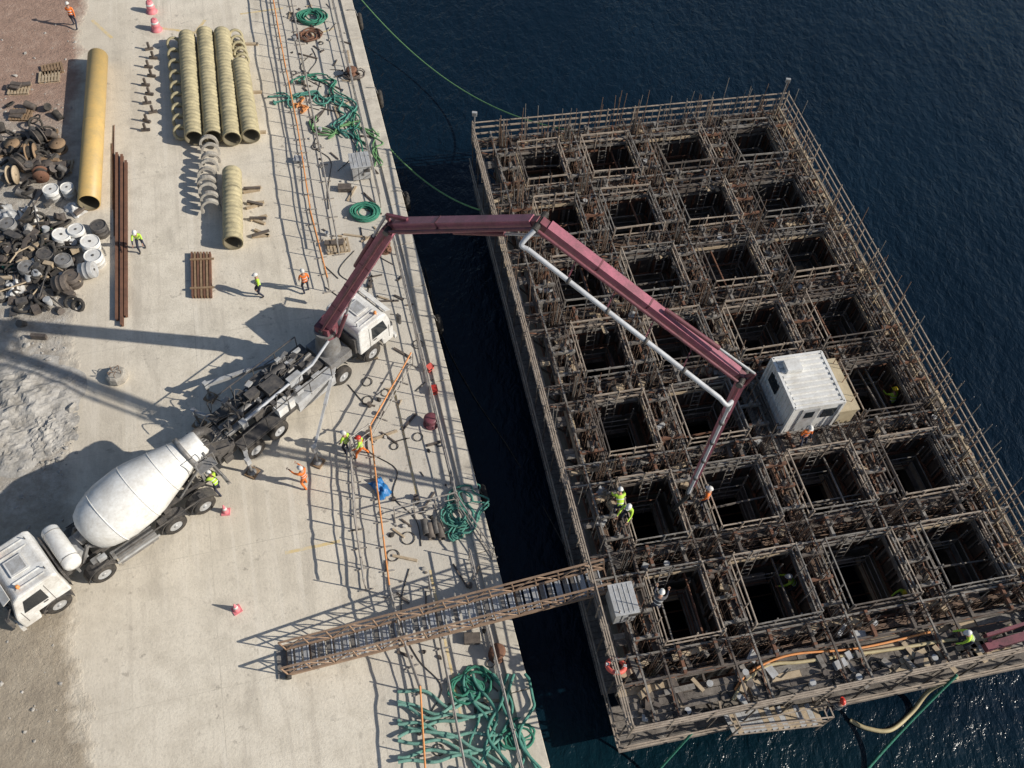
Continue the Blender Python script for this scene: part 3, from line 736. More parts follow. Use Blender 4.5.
def leg(root,foot,zz=1.1,w=.22):
    f=pl(foot); r=V(root)
    top=V((f.x,f.y,zz)); mid=r.lerp(top,.5)
    mb.bar(r,mid,w,w*1.2,0); mb.bar(mid,top,w*.75,w*.95,0)
    mb.box(top,(.2,.2,.4),0); mb.tube(top,(f.x,f.y,.15),.06,1,10); mb.lathe((f.x,f.y,.1),(0,0,1),[(0,.2),(.05,.2),(.1,.1)],1,14)
    mb.box((f.x,f.y,.05),(.5,.5,.1),2,.3)
leg((-3.4,.7,1.2),P(211,398,0)); leg((-3.4,-.7,1.2),P(318,463,0),1.3,.14)
leg((-8.9,.7,1.1),Rinv.inverted()@V((-9.4,2.0,0))+pfront); leg((-8.9,-.7,1.1),Rinv.inverted()@V((-9.4,-1.7,0))+pfront)
mk(mb,'outriggers',['lgrey','grey','wood'],pt)
# boom (world coordinates, then parented)
E1=V((-4.87,22.6,11.95)); E2=V((.40,20.4,15.1)); E3=V((7.57,17.4,11.9)); TP=V((7.57,17.4,4.0))
Tt=Matrix.Translation(pfront)@(Matrix.Rotation(ph,4,'Z')@V((-3.0,0,3.2)))
bn=V((.386,.922,0)).normalized(); bd=V((.922,-.386,0)).normalized()
mb=MB()
def sect(a,b_,w,h,w2,h2,off=0,m=0,pside=-1,pr=.06,pmat=6):
    o=bn*off; a=a+o;b_=b_+o; d=(b_-a).normalized(); L=(b_-a).length
    a1=a+d*.3; b1=b_-d*.25
    mb.bar(a,a1,w*.8,h*.75,m+1); mb.bar(b1,b_,w2*.8,h2*.8,m+1)
    mb.bar(a1,b1,w,h,m,w2,h2)
    for k in range(1,int(L/2.2)):
        p=a1.lerp(b1,k*2.2/L); ww=w+(w2-w)*k*2.2/L; hh=h+(h2-h)*k*2.2/L
        mb.bar(p-d*.03,p+d*.03,ww+.02,hh+.02,m+1)
        pp=p+bn*pside*(ww/2+.15); mb.bar(p,pp,.05,.05,m+1); 
    mb.tube(a+bn*pside*(w/2+.15),b_+bn*pside*(w2/2+.15),pr,pmat,10)
    for p in(a,b_): mb.tube(p-bn*(w/2+.22),p+bn*(w/2+.22),.12,3,12)
def cyl(a,b_,r=.09):
    m_=a.lerp(b_,.6); mb.tube(a,m_,r,1,12); mb.tube(m_,b_,r*.55,4,10)
Z=V((0,0,1))
mb.lathe(Tt-Z*.5,(0,0,1),[(0,.5),(.2,.45),(.5,.35)],1,18); mb.box(Tt-Z*.1,(.7,.8,.6),1,math.atan2(bd.y,bd.x))
sect(Tt,E1,.48,.6,.4,.48)
sect(E1,E2,.4,.48,.36,.4)
sect(E2,E3,.38,.44,.3,.34)
sect(E3,TP,.26,.28,.2,.2)
cyl(Tt+bd*.6-Z*.4,Tt.lerp(E1,.35)+bd*.3)
cyl(Tt.lerp(E1,.62)+bd*-.35,E1+bd*-.2+Z*.45,.1); mb.bar(E1+bd*-.2+Z*.45,E1.lerp(E2,.12)+Z*.3,.12,.12,1); mb.bar(E1+bd*-.2+Z*.45,E1,.1,.1,1)
cyl(E1.lerp(E2,.45)-Z*.38,E2-Z*.55+bd*.1,.09); mb.bar(E2-Z*.55+bd*.1,E2.lerp(E3,.09)-Z*.25,.1,.1,1); mb.bar(E2-Z*.55+bd*.1,E2,.1,.1,1)
cyl(E2.lerp(E3,.6)+Z*.35,E3+bd*.3+Z*.4,.08); mb.bar(E3+bd*.3+Z*.4,E3-Z*.7+bd*.1,.09,.09,1); mb.bar(E3+bd*.3+Z*.4,E3,.09,.09,1)
q0=E2+bn*-.8-Z*.5; q1=E3+bn*-.8-Z*.5-bd*.4
mb.tube(q0,q1,.085,2,12); mb.path(sweep([E2+bn*-.4,q0+(q0-q1).normalized()*.25,q0],6),.085,2,8)
for k in range(1,5):
    p=q0.lerp(q1,k/5); mb.bar(p,p+bn*.7+Z*.4,.04,.04,1); mb.lathe(p,(q1-q0),[(0,.09),(0,.12),(.1,.12),(.1,.09)],3,12,False)
mb.path(sweep([q1,q1+bd*.3-Z*.2,E3+bn*-.45-Z*.9,E3+bn*-.33-Z*1.6],6),.08,2,8)
mb.tube(E3+bn*-.33-Z*1.5,TP+bn*-.3,.06,2,10)
for k in range(1,5): 
    p=(E3+bn*-.33-Z*1.0).lerp(TP+bn*-.3,k/5); mb.lathe(p,(0,0,-1),[(0,.06),(0,.1),(.1,.1),(.1,.06)],3,12,False)
mb.path(sweep([TP+bn*-.3,TP+bn*-.25-Z*.5,TP+V((-.3,-.3,-1.0)),TP+V((-.35,-.2,-1.75))],8),.085,5,10)
bo=mk(mb,'boom',['boom','boomd','pipe','dark','lgrey','black','boomd'])
bo.parent=pt; bo.matrix_parent_inverse=(Matrix.Translation(pfront)@Matrix.Rotation(ph,4,'Z')).inverted()

# ---------------------------------------------------------------- pipes
def ribpipe(a,b_,r,name,mat='tan',rib=.3,hollow=True):
    a=V(a);b_=V(b_);L=(b_-a).length; prof=[]; t=0
    while t<L-.01:
        rr=r*rnd.uniform(.97,1.02)
        prof+=[(t,rr*.955),(t+.04,rr),(min(t+rib*.75,L),rr),(min(t+rib*.82,L),rr*.95)]; t+=rib*rnd.uniform(.8,1.25)
    mb=MB(); mb.lathe(a,b_-a,prof,0,22,False)
    e=prof[-1][0]; mb.lathe(a,b_-a,[(0,r*.93),(0,r*.84),(e,r*.84),(e,r*.92)],1,22,False)
    return mk(mb,name,[mat,'tanin'])
r=.52
for (a,b_) in (((187,36),(194,139)),((205,33),(213,138)),((222,33),(232,139)),((240,64),(251,136))):
    ribpipe(P(*a,r+.1),P(*b_,r+.1),r,'ribbed_pipe')
ribpipe(P(232,172,r),P(233,243,r),r,'ribbed_pipe')
mb=MB()
for k in range(9):
    p=P(174+k*.9,44+k*11,.3); mb.lathe(p,V((.3,-1,.6)),[(0,.42),(.08,.46),(.25,.44),(.25,.3),(0,.3)],0,16,False)
for k in range(5): p=P(236+k*1.6,36+k*6,.3); mb.lathe(p,V((.3,-1,.6)),[(0,.42),(.08,.46),(.25,.44),(.25,.3),(0,.3)],0,16,False)
mk(mb,'pipe_collars',['tan'])
mb=MB()
for k in range(9):
    p=P(209+math.sin(k)*2,144+k*8,.42); ax=V((.35,-1,.3+.25*math.sin(k*2.3))).normalized()
    e1=ax.cross(V((0,0,1))).normalized(); e2=e1.cross(ax)
    n=14; vs=[];fs=[]
    for i in range(n+1):
        an=math.radians(-25+230*i/n); d=e1*math.cos(an)+e2*math.sin(an)
        for rr,tt in((.4,-.13),(.53,-.13),(.53,.13),(.4,.13)): vs.append(p+d*rr+ax*tt)
    for i in range(n):
        for j in range(4): fs.append((i*4+j,(i+1)*4+j,(i+1)*4+(j+1)%4,i*4+(j+1)%4))
    fs+= [(0,1,2,3),(n*4+3,n*4+2,n*4+1,n*4)]
    mb.add(vs,fs,0,False)
mk(mb,'pipe_half_shells',['rockb'])
mb=MB()
for (a,b_) in (((178,44),(258,44)),((182,95),(262,92)),((186,136),(266,132))): mb.bar(P(*a,.06),P(*b_,.06),.18,.12,0)
for k in range(4):
    p=P(252+k*3,192+k*15,0); 
    for q in range(3): mb.box(p+V((0,.12*q,.08+.1*(q%2))),(.9,.14,.1),q%2,rnd.uniform(-.4,.6))
mk(mb,'timber_bearers',['woodp','rust2'])
a=P(98,56,.6); b_=P(89,203,.6); L=(b_-a).length
mb=MB(); mb.lathe(a,b_-a,[(0,.52),(.02,.57),(L-.02,.57),(L,.52)],0,32,False); mb.lathe(a,b_-a,[(0,.52),(L,.52)],1,32,False)
mb.lathe(a,b_-a,[(L*.5,.57),(L*.5,.58),(L*.5+.06,.58),(L*.5+.06,.57)],0,32,False)
mk(mb,'steel_pipe',['ypipe','tanin'])
mb=MB()
for k in range(10):
    p=P(150+rnd.uniform(-4,4),50+k*9,0); mb.box(p+V((0,0,.1)),(.5,.14,.12),0,rnd.uniform(-.5,.5))
    mb.box(p+V((0,0,.3)),(.12,.12,.5),0)
mk(mb,'wooden_chocks',['rust2'])
mb=MB()
for dx,w in((0,.1),(5,.14),(9,.08)):
    a=P(117+dx,152+rnd.uniform(0,15),.12); b_=P(115+dx+2,326-rnd.uniform(0,14),.12)
    mb.bar(a,b_,.04,.16,0); mb.bar(a+V((0,0,.08)),b_+V((0,0,.08)),.14,.025,0); mb.bar(a-V((0,0,.08)),b_-V((0,0,.08)),.14,.025,0)
for k in range(5): a=P(112+rnd.uniform(0,3),125+k*6,.05); mb.tube(a,P(112+rnd.uniform(0,3),200+k*9,.05),.025,0,6)
mk(mb,'steel_beam',['rust'])
mb=MB()
for k in range(7):
    a=P(192+k*3,253,.12);b_=P(193+k*3,297,.12); mb.bar(a,b_,.1,.22,k%2)
for t in(.15,.8): mb.bar(P(190,253+44*t,.26),P(214,252+44*t,.26),.1,.06,1)
mk(mb,'timber_stack',['rust','wood'])

# ---------------------------------------------------------------- rope heaps
def coil(name,c,R,turns,mat,r=.05,messy=.15,mat2=None):
    mb=MB(); pts=[]; n=int(turns*18)
    for k in range(n):
        a=2*math.pi*k/18; t=k/n
        rr=R*(.55+.45*abs(math.sin(t*7+c.x)))+rnd.uniform(-1,1)*messy*R*.15
        pts.append((c.x+rr*math.cos(a)+math.sin(t*5)*messy*R,c.y+rr*math.sin(a)*.9+math.cos(t*4)*messy*R,r+ .28*R*t*abs(math.sin(t*11))+.02))
    mb.path(pts,r,0,6); mk(mb,name,[mat])
def tangle(name,pts,mat,r=.05,loops=1,amp=.5):
    mb=MB(); base=sweep(pts,14); 
    for q in range(loops):
        ph_=rnd.random()*6; out=[]; f1,f2=rnd.uniform(1.6,4),rnd.uniform(3.5,8)
        for k,p in enumerate(base):
            t=k/len(base)*6.28
            out.append(p+V((math.sin(t*f1+ph_)*amp+math.sin(t*f2+ph_*2)*amp*.5,math.cos(t*f1*.8+ph_)*amp+math.sin(t*f2*.7+ph_)*amp*.5,r+.03*q+.04*abs(math.sin(t*9)))))
        mb.path(out,r,0,6)
    mk(mb,name,[mat])
coil('rope_coil',P(312,18),.85,10,'green',.05,.2)
coil('rope_coil',P(365,213),.75,12,'green',.05,.12)
coil('rope_coil',P(458,515),.6,8,'green2',.045,.25)
coil('rope_coil',P(310,36),.6,6,'rust',.05,.4); coil('rope_coil',P(355,75),.5,6,'rust2',.05,.4)
tangle('rope_heap',[P(275,98),P(290,104),P(305,96),P(322,103),P(340,98),P(350,112),P(338,128),P(352,135)],'green2',.05,4,.35)
tangle('rope_heap',[P(296,82),P(318,78),P(335,88),P(352,120),P(365,150)],'green',.045,3,.3)
tangle('rope_heap',[P(310,120),P(330,138),P(345,125),P(375,135),P(378,165)],'yg',.045,3,.25)
tangle('rope_heap',[P(300,100),P(305,112),P(295,105)],'orange',.05,2,.15)
tangle('rope_heap',[P(446,500),P(470,492),P(478,515),P(462,535),P(448,527)],'green2',.045,4,.3)
mb=MB()
for q in range(9):
    pts=[]; y0=694+q*8; n=26; f1=rnd.uniform(4,8); p1=rnd.random()*6; am=rnd.uniform(3,8)
    for k in range(n+1):
        t=k/n; uu=398+ t*(90+q*3); vv=y0+am*math.sin(t*f1+p1)+3*math.sin(t*13+q*2)+t*8
        pts.append(P(uu,vv,.07+.05*(q%3)+.06*abs(math.sin(t*8+q))))
    mb.path(sweep(pts,3),.065,0,7)
mk(mb,'hawser_heap',['tealp'])
mb=MB()
for q in range(8):
    pts=[]; x0=466+q*8; f1=rnd.uniform(4,9); p1=rnd.random()*6; am=rnd.uniform(5,13)
    for k in range(20):
        t=k/19; pts.append(P(min(x0+am*math.sin(t*f1+p1)+t*14,528+t*20),674+t*100,.1+.05*(q%4)+.06*abs(math.sin(t*9+q))))
    mb.path(sweep(pts,3),.06,0,7)
mk(mb,'hawser_heap',['green2'])
coil('rope_coil',P(470,684),.6,8,'green',.055,.5); coil('rope_coil',P(518,735),.45,6,'green',.055,.5)

# ---------------------------------------------------------------- barriers and fences
def fence(name,pts,mats,step=1.6,h=1.1,orange=True,feet=True,r=.025):
    mb=MB()
    for a,b_ in zip(pts[:-1],pts[1:]):
        a=V(a);b_=V(b_); L=(b_-a).length; n=max(1,round(L/step)); d=(b_-a).normalized(); s=V((-d.y,d.x,0))
        for k in range(n+1):
            p=a.lerp(b_,k/n)+V((rnd.uniform(-.04,.04),rnd.uniform(-.04,.04),0)); mb.tube(p,p+V((rnd.uniform(-.05,.05),rnd.uniform(-.05,.05),h+rnd.uniform(0,.15))),r,0,6)
            if feet: mb.bar(p-s*.3+V((0,0,.03)),p+s*.3+V((0,0,.03)),.05,.05,0)
        for q,m in((h,1),(h*.5,0),(.15,0)):
            pts2=[a.lerp(b_,k/8)+V((0,0,q+rnd.uniform(-.03,.03))) for k in range(9)]
            mb.path(pts2,r*(1.5 if m else 1),m if orange else 0,6)
    return mk(mb,name,mats)
fence('scaffold_fence',[P(272,-8),P(284,60),P(300,140),P(313,225),P(330,292)],['galv','orange'],1.2)
fence('scaffold_fence',[P(412,366),P(372,438),P(379,500),P(391,596)],['galv','orange'],1.0)
fence('scaffold_fence',[P(421,694),P(427,790)],['galv','orange'],1.3)
fence('scaffold_fence',[P(391,596),P(402,640),P(421,694)],['galv','galv'],1.5)
fence('quay_railing',[Q(-1.1,-6),Q(-1.1,8.8)],['galv','galv'],1.5,1.05,False,False)
fence('quay_railing',[Q(-1.1,11),Q(-1.1,28)],['galv','galv'],1.5,1.05,False,False)
fence('quay_railing',[Q(-1.3,30),Q(-1.3,50)],['galv','galv'],1.5,1.05,False,False)
fence('scaffold_fence',[Q(-4.0,27),Q(-3.9,52)],['galv','galv'],1.4,1.1,False)
fence('scaffold_fence',[P(372,438),P(352,452),P(357,530),P(366,590)],['galv','galv'],.8,1.25,False)
fence('scaffold_fence',[Q(-3.2,-4),Q(-3.0,8)],['galv','galv'],1.3,1.1,False)
fence('scaffold_fence',[P(395,520),P(455,505),P(492,560)],['galv','galv'],1.0,1.2,False)

# ---------------------------------------------------------------- bollards, cones, bits
def cone(u,v,mat='cone'):
    mb=MB(); mb.box((0,0,.02),(.36,.36,.04),0); mb.lathe((0,0,.04),(0,0,1),[(0,.14),(.58,.03),(.6,.01)],0,16); mb.lathe((0,0,.04),(0,0,1),[(.22,.098),(.22,.103),(.36,.075),(.36,.065)],1,16,False)
    mk(mb,'traffic_cone',[mat,'white'],None,P(u,v),rnd.random())
cone(237,610,'pink'); cone(226,512,'pink')
def barrel(u,v):
    mb=MB(); mb.lathe((0,0,0),(0,0,1),[(0,.34),(.06,.36),(.07,.28),(.35,.25),(.37,.27),(.42,.25),(.75,.19),(.77,.1)],0,20); mb.lathe((0,0,0),(0,0,1),[(.5,.24),(.5,.245),(.62,.225),(.62,.215)],1,20,False)
    mb.torus((0,0,.79),(0,1,0),.08,.02,0,12,5)
    mk(mb,'traffic_barrel',['pink','white'],None,P(u,v))
barrel(157,30); barrel(152,12)
def bollard(u,v,mat='dark'):
    mb=MB(); mb.lathe((0,0,0),(0,0,1),[(0,.36),(.08,.36),(.09,.24),(.35,.2),(.42,.31),(.5,.33),(.56,.26),(.57,.05)],0,24)
    for k in range(6):
        a=k*math.pi/3; mb.lathe((.3*math.cos(a),.3*math.sin(a),.08),(0,0,1),[(0,.04),(.04,.04)],0,6)
    mk(mb,'mooring_bollard',[mat],None,P(u,v),0)
for q in((352,76,'rust'),(385,250,'rust'),(431,424,'boomd'),(497,655,'rust')): bollard(*q)
mb=MB(); mb.lathe((0,0,0),(0,0,1),[(0,.46),(.1,.52),(.35,.47),(.42,.36)],0,9,sm=False)
for k in range(5): a=k*1.25; mb.path(sweep([(.25*math.cos(a),.25*math.sin(a),.4),(.3*math.cos(a),.3*math.sin(a),.65),(.1*math.cos(a+1),.1*math.sin(a+1),.6)],4),.02,1,5)
mk(mb,'concrete_block',['rockb','rebar'],None,P(118,378),0,.03)
def pallet(name,loc,rz,load=0,mat='wood'):
    mb=MB()
    for k in range(7): mb.box((-.54+k*.18,0,.13),(.12,1.0,.025),0)
    for y in(-.42,0,.42):
        mb.box((0,y,.105),(1.2,.1,.025),0); mb.box((0,y,.012),(1.2,.1,.024),0)
        for x in(-.5,0,.5): mb.box((x,y,.06),(.12,.1,.07),0)
    if load:
        for k in range(load): mb.box((rnd.uniform(-.3,.3),rnd.uniform(-.25,.25),.2+.05*k),(rnd.uniform(.5,1.0),rnd.uniform(.2,.5),.1),1,rnd.uniform(-.5,.5))
    mk(mb,name,[mat,'rust2'],None,loc,rz)
for (u,v,rz,l,mt) in ((50,78,.3,0,'woodp'),(53,70,.5,0,'wood'),(22,116,.1,3,'wood'),(20,90,.2,4,'woodp'),(338,247,QR,2,'woodp'),(48,138,.4,5,'wood'),(62,168,.2,4,'woodp'),(8,150,.6,3,'wood')): pallet('wooden_pallet',P(u,v),rz,l,mt)
mb=MB()
for k in range(4):
    p=P(424+k*5,520+4*(k%2),.22); d=V((.3,-.9,0)); mb.lathe(p,d,[(0,.16),(.7,.16),(.7,.12),(0,.12),(0,.16)],k%2,14,False)
mk(mb,'pipe_offcuts',['dark','rust2'])
def tarp(name,c,r,mat,h=.35):
    mb=MB(); n=14; vs=[];fs=[]
    for i in range(n):
        for j in range(n):
            x,y=(i/(n-1)-.5)*2,(j/(n-1)-.5)*2; d=max(0,1-(abs(x)**3+abs(y)**3))
            q=1+.25*noise.noise(V((x*2+c.x,y*2+c.y,3)))
            vs.append((x*r*.6*q,y*r*q,h*d*(.6+.9*noise.noise(V((x*2+c.x,y*2,0))))+.02+.12*abs(noise.noise(V((x*5,y*5,c.x))))))
    for i in range(n-1):
        for j in range(n-1): fs.append((i*n+j,(i+1)*n+j,(i+1)*n+j+1,i*n+j+1))
    mb.add(vs,fs,0,True); mk(mb,name,[mat],None,c,rnd.random())
tarp('blue_tarpaulin',P(381,489),.5,'blue',.5)
tarp('white_sack',P(75,210),.6,'white'); tarp('white_sack',P(30,218),.8,'white'); tarp('white_sack',P(8,215),.7,'lgrey'); tarp('white_sack',P(15,285),.7,'white')
def toolbox(name,c,s,mat,rz=0):
    mb=MB(); mb.box((0,0,s[2]/2),s,0); mb.box((0,0,s[2]+.02),(s[0]+.04,s[1]+.04,.05),0); mb.box((0,-s[1]/2-.02,s[2]*.7),(s[0]*.3,.03,.05),1)
    for x in(-1,1): mb.box((x*(s[0]/2+.02),0,s[2]*.6),(.03,.2,.04),1)
    mk(mb,name,[mat,'dark'],None,c,rz,.01)
for (u,v,mt,s) in ((434,392,'red',(.35,.3,.3)),(300,162,'lgrey',(.6,.4,.25)),(345,190,'rust2',(.7,.4,.25)),(472,640,'rust2',(.6,.4,.25)),(430,370,'cone',(.3,.25,.3))):
    toolbox('tool_box',P(u,v),s,mt,rnd.random()*2)
mb=MB()
for k in range(260):
    x=-rnd.uniform(.9,4.6); y=rnd.uniform(-6,52); t=rnd.random()
    if t<.35: mb.box((x,y,.04),(rnd.uniform(.2,1.4),rnd.uniform(.05,.12),.06),rnd.choice((0,1,1)),rnd.random()*3.1)
    elif t<.65: mb.rock((x,y,.04),rnd.uniform(.04,.13),rnd.choice((1,2,3)))
    elif t<.75: mb.torus((x,y,.04),(0,0,1),rnd.uniform(.12,.3),.02,3,16,5)
    elif t<.95: mb.tube((x,y,.03),(x+rnd.uniform(-1,1),y+rnd.uniform(-1.5,1.5),.03),.022,rnd.choice((1,3)),6)
    else: mb.lathe((x,y,0),(0,0,1),[(0,.1),(.25,.12)],rnd.choice((4,1)),10)
for k in range(7):
    y0=rnd.uniform(-4,46); x0=-rnd.uniform(1.5,4)
    mb.path(sweep([(x0+rnd.uniform(-.8,.8),y0+q*1.3,.03) for q in range(6)],6),.02,3,5)
mk(mb,'quayside_litter',['woodp','rust2','rock','black','lgrey'],None,QO,QR)
for (yy) in (48,40,31,22,12):
    mb=MB(); mb.torus((.28,yy,-.8),(1,0,0),.42,.15,0,24,10); mb.path([(.2,yy-.1,-.4),(.02,yy-.1,.18),(-.5,yy,.18)],.02,1,5)
    mk(mb,'tyre_fender',['black','grey'],None,QO,QR)

# ---------------------------------------------------------------- scrap yard
def reel(u,v,R,w,tilt,mat='wood'):
    mb=MB(); a=V((math.cos(tilt),math.sin(tilt),0)) if tilt is not None else V((0,0,1)); o=V((0,0,R if tilt is not None else 0))
    mb.lathe(o,a,[(0,R*.1),(0,R),(.06,R),(.06,R*.5)],0,22,False); mb.lathe(o,a,[(w-.06,R*.5),(w-.06,R),(w,R),(w,R*.1)],0,22,False)
    mb.lathe(o,a,[(.06,R*.72),(w*.3,R*.76),(w*.6,R*.73),(w-.06,R*.75)],1,22,False)
    mk(mb,'cable_reel',[mat,'black'],None,P(u,v))
for q in ((30,160,.5,.5,.3,'wood'),(48,172,.45,.5,None,'rust2'),(20,172,.5,.45,1.2,'rust2'),(60,150,.45,.5,None,'wood'),(38,145,.5,.45,.9,'rust2'),(15,150,.42,.5,None,'wood'),(12,182,.5,.4,.2,'woodp'),(44,183,.42,.45,2.0,'rust')): reel(*q)
mb=MB()
for k in range(70):
    u=rnd.gauss(36,18); v=rnd.gauss(155,16)
    if u>72: continue
    p=P(u,v,0); t=rnd.random(); p.z=rnd.random()*.25
    if t<.4: mb.torus(p+V((0,0,.15)),V((rnd.uniform(-1,1),rnd.uniform(-1,1),1)),rnd.uniform(.2,.4),rnd.uniform(.04,.11),0,16,6)
    elif t<.65: mb.lathe(p,V((rnd.uniform(-1,1),rnd.uniform(-1,1),rnd.uniform(0,1))),[(0,.2),(.6,.22)],rnd.choice((0,1,2)),12)
    else: mb.box(p+V((0,0,.2)),(rnd.uniform(.3,1.2),rnd.uniform(.1,.4),rnd.uniform(.06,.3)),rnd.choice((0,1,2,3)),rnd.random()*3)
mk(mb,'scrap_heap',['black','dark','rust2','wood'])
mb=MB()
for k in range(260):
    u=rnd.gauss(36,24); v=rnd.gauss(262,24)
    if u>92 or u<-25: continue
    p=P(u,v,0); t=rnd.random(); p.z=rnd.random()*.5*max(0,1-((u-40)/50)**2-((v-255)/50)**2)
    if t<.25: mb.torus(p+V((0,0,.1)),V((rnd.uniform(-1,1),rnd.uniform(-1,1),1)),rnd.uniform(.2,.4),rnd.uniform(.04,.1),0,16,6)
    elif t<.4: mb.lathe(p,V((rnd.uniform(-1,1),rnd.uniform(-1,1),rnd.uniform(0,1.5))),[(0,.16),(.4,.19)],rnd.choice((0,1,2,4)),12)
    elif t<.65: mb.box(p+V((0,0,.2)),(rnd.uniform(.3,1.2),rnd.uniform(.1,.4),rnd.uniform(.05,.3)),rnd.choice((0,1,2,3,1,2)),rnd.random()*3)
    elif t<.8: mb.tube(p+V((0,0,.2)),p+V((rnd.uniform(-2,2),rnd.uniform(-2,2),.2)),.04,rnd.choice((1,2,3)),6)
    else: mb.rock(p+V((0,0,.1)),rnd.uniform(.1,.35),rnd.choice((0,1,2,5)))
mk(mb,'scrap_heap',['black','dark','rust2','woodp','lgrey','rock','white'])
coil('rope_coil',P(40,240),.7,5,'yg',.06,.3); coil('rope_coil',P(20,262),.6,5,'green',.05,.4)
def drum(u,v,mat,tilt=0,r=.42,h=.7,zz=0):
    mb=MB(); ax=V((math.sin(tilt),.2*math.sin(tilt),math.cos(tilt)))
    mb.lathe((0,0,0 if tilt<.5 else r),ax,[(0,r*.97),(.02,r),(h*.33,r),(h*.34,r*1.03),(h*.36,r),(h*.66,r),(h*.67,r*1.03),(h*.69,r),(h-.02,r),(h,r*.97),(h,r*.9),(h-.04,r*.9)],0,24)
    mb.lathe(V((0,0,0 if tilt<.5 else r))+ax*(h-.04),ax,[(0,r*.15),(.03,r*.15)],1,8)
    mk(mb,'storage_drum',[mat,'dark'],None,P(u,v,zz))
for q in((55,198,'white',0,.42),(71,196,'white',.0,.36),(63,243,'white',.2,.45),(80,238,'white',0,.42),(92,250,'white',.15,.48),(97,264,'white',0,.46),(66,268,'grey',.1),(84,277,'lgrey',1.4),(12,232,'grey',0),(58,290,'rust2',1.4),(102,234,'dark',0),(48,262,'dark',.1),(75,284,'rust2',0),(30,275,'grey',.1)): drum(*q)
mb=MB()
for k in range(900):
    u=rnd.gauss(22,26); v=rnd.gauss(412,26)
    if u>78: continue
    p=P(u,v,0); mb.rock(p+V((0,0,.0)),abs(rnd.gauss(.04,.06))+.03,0,.7)
for k in range(300):
    p=Q(-17.4-abs(rnd.gauss(0,3)),rnd.uniform(-6,50)); mb.rock(p,abs(rnd.gauss(.03,.04))+.02,0,.7)
mk(mb,'gravel',['rock'])
mb=MB()
def mound(c,rx,ry,h,m=0):
    n=44; vs=[];fs=[]
    for i in range(n):
        for j in range(n):
            x,y=(i/(n-1)-.5)*2,(j/(n-1)-.5)*2; d=math.sqrt(x*x+y*y); q=V((x*3+c.x,y*3+c.y,0))
            hh=max(0,1-d*(1+.3*noise.noise(q*.6)))**1.2*h*(1+.7*noise.noise(q*1.5))+(.14*noise.noise(q*4)+.08*noise.noise(q*11))*max(0,1-d)
            vs.append((c.x+x*rx,c.y+y*ry,max(-.02,hh-.03)))
    for i in range(n-1):
        for j in range(n-1): fs.append((i*n+j,(i+1)*n+j,(i+1)*n+j+1,i*n+j+1))
    mb.add(vs,fs,m,False)
mound(P(20,400),3.2,2.6,.6); mound(P(-5,440),2.5,2.2,.5); mound(P(45,430),1.6,1.8,.3)
mk(mb,'rubble_heap',['rock'])

